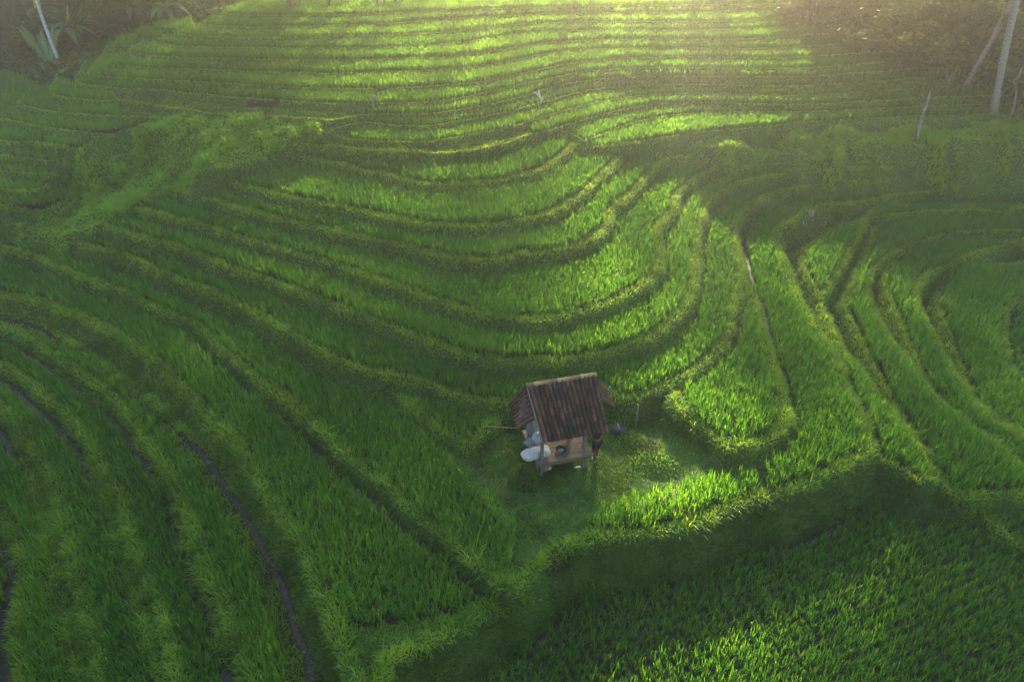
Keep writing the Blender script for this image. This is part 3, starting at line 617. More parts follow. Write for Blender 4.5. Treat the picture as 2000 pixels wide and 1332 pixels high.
# crooked pale trees and stump
def stick_tree(name, strokes, label, cat, mat, group=None):
    """strokes: pixel polylines with pixel widths, standing at the ground point of the first pixel"""
    b = ground_at(*strokes[0][0][0]); dep = b.y * FW[1] + (b.z - CAMZ) * FW[2]
    def at(px, py, off=0.0):
        d = ray(px, py); t = (b.y + off) / d[1]; return Vector((d[0] * t, d[1] * t, CAMZ + d[2] * t)) - b
    root = empty(name, b); tag(root, label, cat, group)
    for i, (pl, w0, w1) in enumerate(strokes):
        bm = bmesh.new(); n = len(pl); off = 0 if i == 0 else random.uniform(-.25, .25)
        P3 = [at(*p, off * (j / max(n - 1, 1))) for j, p in enumerate(pl)]
        if i == 0: P3[0].z -= .1
        tube_bm(bm, P3, [(w0 + (w1 - w0) * j / (n - 1)) * dep / F / 2 for j in range(n)], 7)
        bmobj('trunk' if i == 0 else 'branch', bm, mat, root)
    return root
stick_tree('bare_tree', [([(1790,273),(1794,255),(1803,222),(1812,198),(1817,180)], 9, 2.5), ([(1797,248),(1800,228),(1801,213)], 4, 2), ([(1811,197),(1800,186),(1795,176)], 2.5, 1), ([(1813,196),(1828,192),(1838,189)], 2, 1), ([(1812,198),(1824,194),(1822,180)], 2, 1)],
           'dead leafless white-trunked sapling standing alone in the weedy bank', 'bare tree', M['palebark'])
stick_tree('pale_forked_tree', [([(1852,168),(1850,150),(1849,134)], 6, 4), ([(1852,160),(1860,148),(1868,134),(1872,125)], 5, 2)], 'pale forked trunk at the forest edge left of the leaning palm', 'tree', M['palebark'])
stick_tree('pale_crooked_tree', [([(1948,205),(1950,190),(1962,178),(1975,160)], 5, 3)], 'short crooked pale trunk just right of the thick palm', 'tree', M['palebark'])
stick_tree('pale_crooked_tree', [([(1974,228),(1982,205),(1985,180),(1982,165),(1990,150),(1996,132)], 5, 2.5), ([(1985,178),(1979,160),(1990,148)], 3, 2)], 'thin wavy pale trunk at the far right of the forest edge', 'tree', M['palebark'])
stick_tree('slender_tree', [([(1566,47),(1570,20),(1576,-20)], 7, 6)], 'brown trunk at the top right, left of a close pair', 'tree', M['bark'])
stick_tree('slender_tree', [([(1582,50),(1584,20),(1586,-20)], 8, 7)], 'thicker brown trunk at the top right, right of a close pair', 'tree', M['bark'])
stick_tree('tree_stump', [([(1589,54),(1592,44)], 6, 5)], 'short pale stump beside the pair of brown trunks', 'stump', M['palebark'])

# banana plants
def banana(px, py, h, label, nl=7, young=True, sc=1.0):
    b = ground_at(px, py); root = empty('banana_plant', b, random.uniform(0, 6)); tag(root, label, 'banana plant', 'banana plants of the left thicket')
    bm = bmesh.new(); tube_bm(bm, [(0, 0, -.1), (.03, 0, h * .3), (0, .03, h * .55)], [.11, .09, .05]); bmobj('stem', bm, M['bananastem'], root)
    for k in range(nl):
        a = 2 * math.pi * k / nl + random.uniform(-.3, .3); L = random.uniform(1.3, 2.0) * sc; up = 0.9 + random.uniform(-.3, .5)
        if k == 0 and young: up = 3.2; L = .5
        V_ = []; n_ = 10; tn = []
        s = Vector((-math.sin(a), math.cos(a), 0))
        for j in range(n_):
            t = j / (n_ - 1); c0 = Vector((math.cos(a) * L * t, math.sin(a) * L * t, h * .5 + up * L * t * (1 if L > 1 else .9) - 1.15 * L * t * t * (0 if k == 0 and young else 1)))
            wd = (.22 * math.sin(math.pi * min(1, t * .9 + .06)) + .015) * (1.0 if random.random() > .12 else .6)
            V_ += [c0 - s * wd + Vector((0, 0, -.25 * wd)), c0, c0 + s * wd + Vector((0, 0, -.25 * wd))]
        loops = []; st = []
        for j in range(n_ - 1):
            for q in (0, 1):
                st.append(len(loops)); loops += [3 * j + q, 3 * j + q + 1, 3 * j + q + 4, 3 * j + q + 3]
        tv = .95 if (k == 0 and young) else random.uniform(.1, .6)
        me = rawmesh('leaf', np.array([tuple(v) for v in V_]), loops, st, np.full(len(V_), tv))
        link('leaf', me, M['banana'], root)
M['bananastem'] = pmat('banana_stem', (.12, .13, .05), .7, (.07, .06, .03), 4)
banana(143, 100, 2.6, 'banana plant with a bright rolled young leaf beside the pale palm trunk', 9)
banana(163, 92, 2.4, 'banana plant in the thicket with spreading grey-green leaves right of the bright one', 8, False)
banana(200, 50, 2.4, 'banana plant with a bright young leaf in the middle of the left thicket', 7)
banana(262, 40, 1.6, 'small banana plant at the right end of the left thicket', 7, False, .7)
banana(330, 45, 1.8, 'pale banana plant at the top where the thicket meets the fields', 9, False, .8)
banana(90, 70, 2.6, 'dark banana plant behind the pale palm trunk', 8)
def frond_clump(px, py, label):
    b = ground_at(px, py); root = empty('palm_clump', b); tag(root, label, 'palm')
    for k in range(9):
        a = R(100 + random.uniform(-70, 75)); L = random.uniform(2.2, 3.6)
        frond_strip([(math.cos(a) * L * .55 * t, math.sin(a) * L * .3 * t, L * t - .3 * L * t * t) for t in np.linspace(0, 1, 12)], .28, a, M['banana'], root)
frond_clump(98, 128, 'clump of thin upright palm fronds at the foot of the pale palm trunk')

# ------------------------------------------------------------------ hut and its things
def boxbm(bm, lo, hi, rot=None):
    r = bmesh.ops.create_cube(bm, size=1); c0 = (Vector(lo) + Vector(hi)) / 2; s = Vector(hi) - Vector(lo)
    for v in r['verts']: v.co = Vector((v.co.x * s.x, v.co.y * s.y, v.co.z * s.z)) + c0
    return r['verts']
def tintmat(name, ramp, rough=.85, bump=.5, noise=.35):
    m, n = newmat(name); at = N(n, 'ShaderNodeAttribute', attribute_name='tint'); tc = N(n, 'ShaderNodeTexCoord'); nz = N(n, 'ShaderNodeTexNoise')
    nz.inputs['Scale'].default_value = 9; nz.inputs['Detail'].default_value = 6
    ad = N(n, 'ShaderNodeMath', operation='MULTIPLY_ADD'); ad.inputs[1].default_value = noise; sb = N(n, 'ShaderNodeMath', operation='SUBTRACT'); sb.inputs[1].default_value = .5
    cr = N(n, 'ShaderNodeValToRGB'); e = cr.color_ramp.elements
    e[0].position, e[0].color = ramp[0][0], (*ramp[0][1], 1); e[1].position, e[1].color = ramp[-1][0], (*ramp[-1][1], 1)
    for p, c_ in ramp[1:-1]: q = e.new(p); q.color = (*c_, 1)
    b = N(n, 'ShaderNodeBsdfPrincipled'); b.inputs['Roughness'].default_value = rough; bp = N(n, 'ShaderNodeBump'); bp.inputs['Strength'].default_value = bump; bp.inputs['Distance'].default_value = .02
    # lichen specks
    vz = N(n, 'ShaderNodeTexNoise'); vz.inputs['Scale'].default_value = 30; vz.inputs['Detail'].default_value = 3
    v2 = N(n, 'ShaderNodeTexNoise'); v2.inputs['Scale'].default_value = 3.5
    ml = N(n, 'ShaderNodeMath', operation='MULTIPLY'); gt = N(n, 'ShaderNodeValToRGB'); gt.color_ramp.elements[0].position = .36; gt.color_ramp.elements[1].position = .43
    mx = N(n, 'ShaderNodeMixRGB'); mx.inputs[2].default_value = (.26, .25, .22, 1)
    o = N(n, 'ShaderNodeOutputMaterial'); L = n.links.new
    L(tc.outputs['Object'], nz.inputs[0]); L(tc.outputs['Object'], vz.inputs[0]); L(tc.outputs['Object'], v2.inputs[0])
    L(nz.outputs[0], sb.inputs[0]); L(sb.outputs[0], ad.inputs[0]); L(at.outputs['Fac'], ad.inputs[2]); L(ad.outputs[0], cr.inputs[0])
    L(vz.outputs[0], ml.inputs[0]); L(v2.outputs[0], ml.inputs[1]); L(ml.outputs[0], gt.inputs[0]); L(gt.outputs[0], mx.inputs[0]); L(cr.outputs[0], mx.inputs[1])
    L(mx.outputs[0], b.inputs['Base Color']); L(nz.outputs[0], bp.inputs['Height']); L(bp.outputs[0], b.inputs['Normal']); L(b.outputs[0], o.inputs[0])
    return m
M['tile'] = tintmat('roof_tiles', [(0, (.022, .015, .011)), (.35, (.080, .044, .027)), (.65, (.17, .080, .043)), (.85, (.24, .10, .05)), (1, (.42, .20, .10))])
M['ridge'] = tintmat('ridge_tiles', [(0, (.20, .12, .05)), (.5, (.42, .26, .10)), (1, (.60, .42, .20))])
def tiles(name, ul, ur, lr, ll, nc, nr, parent, bright=0.0, edge=True):
    ul, ur, lr, ll = map(Vector, (ul, ur, lr, ll)); nrm = (ur - ul).cross(ll - ul).normalized()
    if nrm.z < 0: nrm = -nrm
    V = []; F_ = []; T_ = []
    for c_ in range(nc):
        for r_ in range(nr):
            u0, u1 = c_ / nc, (c_ + 1.12) / nc; v0, v1 = max(r_ - .12, 0) / nr, (r_ + 1.0) / nr
            jx = random.uniform(-.02, .02) / nc * 3; lift = random.uniform(.012, .03)
            t = max(0, min(1, random.gauss(.30, .20) + .10 * math.sin(c_ * 2.1))) + bright
            if random.random() < .035: t = random.uniform(.65, .95)
            if edge and c_ == 0 and r_ > nr * .35: t = random.uniform(.45, .95)
            base = len(V)
            for v_, hgt in ((v0, 0.004), (v1, lift)):
                for k in range(6):
                    u = u0 + (u1 - u0) * k / 5 + jx
                    p = (ul.lerp(ur, u)).lerp(ll.lerp(lr, u), v_); arc = .058 * math.sin(math.pi * k / 5 * 1.0) + (.012 if k == 5 else 0)
                    V.append(p + nrm * (hgt + arc)); T_.append(t * (.25 if k in (0, 5) else 1.0 if k in (2, 3) else .8))  # tint drops at column joints: valley dirt plus relief shade put into colour
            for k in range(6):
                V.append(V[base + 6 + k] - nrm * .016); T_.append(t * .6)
            for k in range(5):
                F_.append((base + k, base + k + 1, base + 7 + k, base + 6 + k)); F_.append((base + 6 + k, base + 7 + k, base + 13 + k, base + 12 + k))
    me = rawmesh(name, np.array([tuple(v) for v in V]), np.array(F_).ravel(), np.arange(len(F_)) * 4, T_)
    o = link(name, me, M['tile'], parent)
    # the boards that carry the tiles
    bm = bmesh.new(); a = [bm.verts.new(p - nrm * .02) for p in (ul, ur, lr, ll)]; b = [bm.verts.new(p - nrm * .05) for p in (ul, ur, lr, ll)]
    bm.faces.new(a); bm.faces.new(b[::-1])
    for k in range(4): bm.faces.new((a[k], b[k], b[(k + 1) % 4], a[(k + 1) % 4]))
    bmobj('roof_board', bm, M['bark'], o, False)
    return o
O = ground_at(1057, 928); YAW = R(14)
hut = empty('field_hut', O, YAW); tag(hut, 'small open field hut on posts with a mossy brown tiled roof and a wooden deck', 'hut')
rf = tiles('roof', (-.28, .85, 3.12), (1.93, .85, 3.15), (2.08, -.32, 1.70), (-.04, -.30, 1.68), 15, 9, hut)
tiles('back_roof', (1.93, .87, 3.13), (-.28, .87, 3.10), (-.25, 2.0, 1.75), (1.95, 2.0, 1.75), 13, 8, hut, edge=False)
tiles('side_roof', (-.25, 1.15, 2.93), (-.12, .22, 2.32), (-.68, .28, 1.92), (-.70, 1.55, 1.94), 8, 4, hut, .08, False)
tiles('side_roof', (2.0, .45, 2.35), (1.93, 1.15, 2.93), (2.60, 1.75, 1.90), (2.60, .55, 1.88), 8, 4, hut, .08, False)
V = []; F_ = []; T_ = []
bm = bmesh.new(); tube_bm(bm, [(-.30, .84, 3.10), (-.08, -.28, 1.70)], [.028, .028], 4); bmobj('rake_board', bm, M['post'], hut, False)
for i in range(9):
    x0 = -.33 + i * .255; x1 = x0 + .28; t = random.uniform(.2, .9); b0 = len(V); t = (i * 37 % 10) / 10
    for x_, rr in ((x0, .075), (x1, .060)):
        for k in range(7):
            a = math.pi * (k / 6) * 1.1 - .15; V.append((x_, .86 + rr * math.cos(a) * 1.3, 3.115 + .012 * i / 8 + rr * math.sin(a))); T_.append(t)
    for k in range(6): F_.append((b0 + k, b0 + k + 1, b0 + 8 + k, b0 + 7 + k))
link('ridge_cap', rawmesh('ridge_cap', np.array(V), np.array(F_).ravel(), np.arange(len(F_)) * 4, T_, True), M['ridge'], rf)
def hutbox(name, lo, hi, mat, parent=hut, bev=.006):
    bm = bmesh.new(); boxbm(bm, lo, hi); bmesh.ops.bevel(bm, geom=bm.edges[:], offset=bev, segments=1, affect='EDGES'); return bmobj(name, bm, mat, parent, False)
for x, y, h in ((0, 0, 2.02), (1.44, 0.02, 2.04), (-.02, 1.42, 2.1), (1.44, 1.45, 2.1)):
    hutbox('post', (x - .05, y - .05, -.12), (x + .05, y + .05, h), M['post'])
hutbox('beam', (-.1, .05, 1.99), (2.0, .12, 2.07), M['post']); hutbox('beam', (-.35, 1.38, 2.08), (2.2, 1.46, 2.16), M['post'])
hutbox('beam', (-.08, .1, 2.02), (-.0, 1.7, 2.1), M['post']); hutbox('beam', (1.5, .1, 2.02), (1.58, 1.7, 2.1), M['post'])
for x in (-.1, 1.9): hutbox('rafter', (x, .82, 2.1), (x + .05, .88, 3.08), M['post'])
deck = empty('deck', (0, 0, 0)); deck.parent = hut
deck['label'] = 'deck of worn planks'
for i in range(8):
    y0 = -.13 + i * .215; e = random.uniform(-.03, .03)
    hutbox('plank', (-.24 + e, y0, .60 + random.uniform(-.004, .004)), (1.72 + e, y0 + .208, .635), M['wood'], deck, .004)
hutbox('deck_beam', (-.2, -.10, .44), (1.66, -.055, .597), M['wood']); hutbox('deck_beam', (-.2, 1.40, .46), (1.66, 1.46, .597), M['wood'])
hutbox('deck_beam', (-.15, -.05, .46), (-.09, 1.40, .595), M['wood']); hutbox('deck_beam', (1.55, -.05, .46), (1.61, 1.40, .595), M['wood'])
hutbox('leg', (-.14, .02, -.1), (-.07, .10, .44), M['post']); hutbox('leg', (1.46, -.04, -.1), (1.58, .08, .44), M['post'])

HM = Matrix.Translation(O) @ Matrix.Rotation(YAW, 4, 'Z')
def hw(x, y, z): return HM @ Vector((x, y, z))
def sack(name, loc, dims, rot, mat, label, cat, wr=.05, seed=1, sub=4, pinch=1.0):
    bm = bmesh.new(); bmesh.ops.create_icosphere(bm, subdivisions=sub, radius=1)
    r = np.random.default_rng(seed); ph = r.uniform(0, 6, 12)
    for v in bm.verts:
        c_ = v.co.copy(); e = .5
        x, y = [math.copysign(abs(q) ** (.42 if pinch > .5 else .7), q) for q in c_[:2]]; z = c_.z
        z *= (1 - .55 * pinch * abs(x) ** 4) * (1 - .3 * pinch * abs(y) ** 4); y *= 1 + .10 * pinch * abs(x) ** 3
        k = wr * (math.sin(6 * x + ph[0] + 3 * y) * .5 + math.sin(11 * y + ph[1] + 5 * x) * .35 + math.sin(17 * x + 9 * z + ph[2]) * .3 + r.normal() * .12)
        v.co = Vector((x * dims[0] * (1 + k * .4), y * dims[1] * (1 + k), max(z, -.72) * dims[2] * (1 + k * 1.4)))
    o = bmobj(name, bm, mat); o.location = loc; o.rotation_euler = rot; tag(o, label, cat); return o
M['greysack'] = pmat('grey_plastic', (.42, .45, .50), .5, (.24, .26, .30), 12, bump=.5)
M['blue'] = pmat('pale_blue_sack', (.52, .54, .60), .6, (.70, .68, .66), 9, bump=.4)
M['pink'] = pmat('pink_plastic', (.62, .22, .24), .5, (.72, .50, .50), 14, bump=.6, ramp=(.4, .55))
M['black'] = pmat('black_enamel', (.012, .012, .014), .25)
M['bluegloss'] = pmat('blue_inside', (.18, .30, .50), .2, (.05, .07, .12), 12)
M['orange'] = pmat('orange_cloth', (.62, .30, .04), .8, (.45, .20, .03), 9, bump=.3)
M['darkcloth'] = pmat('dark_cloth', (.022, .018, .022), .9, (.035, .028, .03), 12, bump=.4)
M['skin'] = pmat('skin', (.26, .13, .075), .6, (.20, .10, .06), 8)
M['red'] = pmat('red_paint', (.42, .07, .04), .7, (.30, .06, .04), 9)
M['bamboo'] = pmat('dry_bamboo', (.42, .33, .16), .6, (.26, .20, .10), 6, stretch=(1, 1, 6))
M['haystraw'] = leafmat('cut_grass', (.030, .050, .012), (.07, .13, .025), (.20, .22, .06), trans=.35, tr=(2.2, 1.8, .4))
sack('sack', hw(-.13, .24, .78), (.48, .21, .18), (R(4), 0, YAW + R(6)), M['white'], 'full white sack lying on the left front of the deck', 'sack', seed=3)
sack('sack', hw(.10, .80, .84), (.20, .17, .27), (0, R(8), .4), M['blue'], 'pale blue and white sack standing behind the white sack', 'sack', seed=5, pinch=.3)
sack('sack', hw(-.02, 1.18, 1.0), (.17, .16, .42), (0, R(-6), 1.2), M['greysack'], 'grey plastic sack, tallest of the heap at the back of the deck', 'sack', seed=8, pinch=.3)
sack('plastic_bundle', hw(-.17, .78, .75), (.17, .16, .14), (0, 0, .9), M['greysack'], 'crumpled grey plastic bundle at the left edge of the deck', 'bundle', wr=.16, seed=9)
sack('plastic_bag', hw(.24, .22, .09), (.16, .13, .12), (.1, .2, .4), M['pink'], 'crumpled pink plastic bag on the grass under the deck', 'bag', wr=.2, seed=12)
sack('rag', hw(.68, .25, .04), (.14, .09, .06), (0, 0, .5), M['darkcloth'], 'dark crumpled rag on the ground under the middle of the deck', 'rag', wr=.25, seed=14)
sack('sandal', hw(1.25, .02, .03), (.11, .045, .025), (0, 0, .2), M['white'], 'white sandal lying beside the right front post', 'sandal', wr=.02, seed=15)
sack('rag', hw(-.36, .95, 1.72), (.05, .02, .22), (.1, .2, .3), M['orange'], 'orange rag hanging under the left side roof', 'rag', wr=.2, seed=16, pinch=.2)
def lathe(bm, prof, seg=24):
    rings = [[bm.verts.new((r_ * math.cos(2 * math.pi * k / seg), r_ * math.sin(2 * math.pi * k / seg), z_)) for k in range(seg)] for r_, z_ in prof]
    for i in range(len(rings) - 1):
        for k in range(seg): bm.faces.new((rings[i][k], rings[i][(k + 1) % seg], rings[i + 1][(k + 1) % seg], rings[i + 1][k]))
    bm.faces.new(rings[0][::-1]); bm.faces.new(rings[-1])
bw_ = empty('bowl', hw(.74, .28, .638), .3); tag(bw_, 'round black bowl with a bluish inside on the deck', 'bowl')
bm = bmesh.new(); lathe(bm, [(.09, 0), (.13, .02), (.17, .07), (.185, .085), (.18, .09), (.155, .07), (.12, .03), (.02, .025)]); bmobj('shell', bm, M['black'], bw_)
bm = bmesh.new(); lathe(bm, [(.01, .028), (.115, .034), (.10, .040), (.01, .042)]); bmobj('content', bm, M['bluegloss'], bw_)
p = ground_at(1209, 843)
pn = empty('washing_pan', p); tag(pn, 'dark metal pan on the grass to the right of the hut', 'pan')
bm = bmesh.new(); lathe(bm, [(.14, 0), (.20, .05), (.27, .12), (.285, .125), (.28, .135), (.25, .115), (.16, .04), (.02, .035)]); bmobj('shell', bm, pmat('pan_metal', (.06, .065, .07), .35, (.10, .10, .11), 8, metallic=.7), pn)
bm = bmesh.new(); tube_bm(bm, [(0, 0, .05), (-.02, 0, .18), (-.05, .02, .3), (-.09, .02, .36)], [.022, .02, .018, .012], 7); bmobj('ladle_handle', bm, M['white'], pn)
# dark shirt hung at the right side of the roof
sh = empty('hanging_shirt', hw(2.02, .62, 1.42), YAW + R(-10)); tag(sh, 'black shirt with a pink and white print hanging at the right side of the hut', 'shirt')
bm = bmesh.new(); nx_, nz_ = 8, 10; gr = []
for sd in (0, 1):
    g_ = [[bm.verts.new((-.19 + .38 * i / nx_, (.03 if sd else 0) + .02 * math.sin(i * 1.3 + sd) , .32 - .55 * j / nz_ + (.03 * math.cos(i / nx_ * math.pi * 2) if j == 0 else 0))) for i in range(nx_ + 1)] for j in range(nz_ + 1)]
    for j in range(nz_):
        for i in range(nx_): bm.faces.new((g_[j][i], g_[j][i + 1], g_[j + 1][i + 1], g_[j + 1][i]))
    gr.append(g_)
bmobj('cloth', bm, M['darkcloth'], sh)
bm = bmesh.new(); vs = [bm.verts.new(((-.03 + .07 * math.cos(a) * (1 + .3 * math.sin(3 * a))), -.028, .03 + .10 * math.sin(a))) for a in np.linspace(0, 2 * math.pi, 14)[:-1]]; f0 = bm.faces.new(vs)
ex = bmesh.ops.extrude_face_region(bm, geom=[f0]); [setattr(v, 'co', v.co + Vector((0, .006, 0))) for v in ex['geom'] if isinstance(v, bmesh.types.BMVert)]
bmobj('print', bm, M['pink'], sh, False)

# heaps of cut grass
def heap(name, px, py, r0, h, label, z_off=0, n=2600, straw=0.0, bl=1.0, mat='haystraw'):
    b = ground_at(px, py); root = empty(name, b); tag(root, label, 'grass heap')
    bm = bmesh.new(); bmesh.ops.create_icosphere(bm, subdivisions=3, radius=1)
    for v in bm.verts:
        k = 1 + .12 * math.sin(5 * v.co.x + 3 * v.co.y) * math.cos(4 * v.co.z) + .15 * math.sin(3 * v.co.x + 1)
        v.co = Vector((v.co.x * r0 * k, v.co.y * r0 * k, max(v.co.z, -.25) * h * k))
    bmobj('core', bm, M['ground'], root)
    u = rng.normal(size=(n, 3)); u[:, 2] = np.abs(u[:, 2]); u /= np.linalg.norm(u, axis=1)[:, None]
    P = u * np.array([r0, r0, h]) * .97; a = np.arctan2(u[:, 1], u[:, 0]) + rng.normal(0, .8, n)
    hh = rng.uniform(.06, .16, n) * bl
    me = blade_mesh('loose_grass', P, a, hh, np.full(n, .018), hh * rng.uniform(.6, 1.6, n), rng.uniform(.2, 1.1, n), np.clip(rng.normal(.35 + straw, .25, n), 0, 1))
    link('loose_grass', me, M[mat], root); return root
heap('grass_bundle', 1022, 940, .42, .50, 'rounded bundle of cut grass on the ground left of the hut', straw=-.05, mat='grass')
heap('grass_heap', 1270, 872, .30, .05, 'brownish patch of drying grass behind the mound in the yard', straw=.3, bl=.5)

# poles, flags and scarecrows
def upright(base, px, py, off=0.0):
    d = ray(px, py); t = (base.y + off) / d[1]; return Vector((d[0] * t, d[1] * t, CAMZ + d[2] * t)) - base
def pole(root, base, pl, w0, w1, mat, name='pole'):
    dep = base.y * FW[1] + (base.z - CAMZ) * FW[2]; P3 = [upright(base, *q) for q in pl]; P3[0].z -= .08; n = len(pl)
    bm = bmesh.new(); tube_bm(bm, P3, [(w0 + (w1 - w0) * j / (n - 1)) * dep / F / 2 for j in range(n)], 7); return bmobj(name, bm, mat, root)
def cloth(root, base, poly, mat, name='flag', th=.03):
    bm = bmesh.new(); P3 = [upright(base, *q) for q in poly]
    f0 = bm.faces.new([bm.verts.new(p_) for p_ in P3]); ex = bmesh.ops.extrude_face_region(bm, geom=[f0])
    for v in ex['geom']:
        if isinstance(v, bmesh.types.BMVert): v.co.y += th
    bmesh.ops.triangulate(bm, faces=bm.faces[:]); bmesh.ops.subdivide_edges(bm, edges=bm.edges[:], cuts=2, use_grid_fill=True)
    for v in bm.verts: v.co.y += .05 * math.sin(v.co.x * 9 + v.co.z * 7)
    return bmobj(name, bm, mat, root)
def sign(name, base_px, label, cat, poles=(), cloths=(), group=None):
    b = ground_at(*base_px); root = empty(name, b); tag(root, label, cat, group)
    for pl, w0, w1, m_, nm in poles: pole(root, b, pl, w0, w1, m_, nm)
    for poly, m_, nm in cloths: cloth(root, b, poly, m_, nm)
    return root
WH, BB, RD, PB = M['white'], M['bamboo'], M['red'], M['palebark']
sign('flag_pole', (1070,272), 'thin bent pole carrying a torn white plastic flag in the upper middle fields', 'flag', [([(1070,272),(1067,245),(1062,222),(1056,203)], 2.2, 1.4, BB, 'pole')],
     [([(1043,178),(1048,180),(1051,184),(1051,176),(1053,175),(1055,184),(1058,192),(1060,196),(1058,198),(1057,204),(1055,203),(1055,197),(1051,190),(1047,185)], WH, 'flag')])
sign('bird_feeder', (731,219), 'small hat-roofed bamboo bird scarer on a post, left of the white flag', 'bird scarer', [([(731,219),(729,204),(728,193)], 3.5, 2.5, PB, 'post')], [([(720,192),(725,188),(728,185),(733,188),(737,192),(728,194)], BB, 'roof')])
sign('scarecrow', (1586,434), 'scarecrow in a white shirt and brown skirt with spread arms on a right-hand dike', 'scarecrow', [([(1587,436),(1586,420),(1585,410)], 1.6, 1.4, BB, 'pole'), ([(1579,409),(1585,416),(1593,408)], 1.2, 1.0, BB, 'arm')],
     [([(1580,413),(1583,412),(1585,414),(1588,412),(1591,414),(1589,418),(1590,424),(1584,424),(1580,421),(1582,417)], WH, 'shirt'), ([(1585,424),(1590,424),(1592,429),(1590,434),(1586,431)], M['pinkbrown'] if 'pinkbrown' in M else BB, 'skirt')])
sign('stake', (1534,470), 'dark red stake on the dike below the scarecrow', 'stake', [([(1535,472),(1534,460),(1533,450)], 3, 2.6, RD, 'shaft')])
sign('stake', (1570,441), 'short white stick beside the scarecrow', 'stake', [([(1570,441),(1569,432)], 2, 1.8, WH, 'shaft')])
sign('rag_marker', (1538,554), 'red and white rag marker on the dike at the cross bund', 'marker', [([(1536,556),(1535,540)], 1.4, 1.2, BB, 'stick')], [([(1531,550),(1534,541),(1537,539),(1537,545),(1535,552)], RD, 'rag'), ([(1535,545),(1536,540),(1538,540),(1537,546)], WH, 'rag')])
sign('stake', (1677,363), 'small reddish stake on the dike near the upper right bunds', 'stake', [([(1677,364),(1677,354)], 2, 2, RD, 'shaft')])
sign('stake', (1240,836), 'tall white mottled stake in the bank right of the hut', 'stake', [([(1240,837),(1243,815),(1246,790)], 4.2, 3.8, PB, 'shaft')])
sign('stake', (1190,772), 'short white stake at the rice edge just right of the roof', 'stake', [([(1190,772),(1191,753)], 2.6, 2.2, PB, 'shaft')])
sign('stake', (1281,776), 'short white stake at the right corner of the rice behind the yard', 'stake', [([(1281,776),(1282,762)], 2.4, 2, PB, 'shaft')])
sign('stake', (886,862), 'pale stake at the tip of the triangular rice plot', 'stake', [([(886,864),(885,846)], 2.4, 1.8, PB, 'shaft')])
sign('stake', (1331,832), 'pale stake beside the sunlit rice plot', 'stake', [([(1331,832),(1330,816)], 2.4, 2, PB, 'shaft')])
bpole = ground_at(940, 838); bm = bmesh.new(); e = hw(-.5, .9, 1.35) - bpole
tube_bm(bm, [(0, 0, .1), e * .5 + Vector((0, 0, .06)), e], [.02, .018, .014], 8); o = bmobj('bamboo_pole', bm, BB); o.location = bpole; tag(o, 'long thin bamboo pole leaning from the left bank to the hut', 'pole')
M['tan'] = pmat('weathered_pink', (.42, .28, .22), .8)
for i, (px, y0, lab, fl) in enumerate(((591, 14, 'white pole with a white rag, leftmost of the poles at the far edge', [(591,3),(594,2),(597,8),(594,10),(591,8)]), (665, 16, 'thick white pole beside the parked dark motorbike', None), (684, 15, 'plain thin white pole between the motorbikes', None),
                                   (724, 16, 'pole with a long hanging white banner at the far edge', [(720,-6),(727,-6),(726,6),(724,10),(721,8)]), (748, 15, 'white pole just left of the orange motorbike', None), (873, 13, 'thin pale pole right of the orange motorbike', None),
                                   (1251, 7, 'white stake at the top edge right of centre', None), (1332, 22, 'pale pink stake at the top edge, left of another', None), (1399, 20, 'thin pale pink stake at the top edge, nearest the brown trunks', None), (414, 10, 'white stake at the top left edge of the fields', None))):
    sign('flag_pole' if fl else 'white_pole', (px, y0), lab, 'pole', [([(px, y0), (px - 1, y0 - 12), (px - 1, y0 - 40 if i < 6 else y0 - 14)], 2.2, 1.8, M['tan'] if i in (7, 8) else WH, 'shaft')], [(fl, WH, 'rag')] if fl else (), 'poles along the far edge')

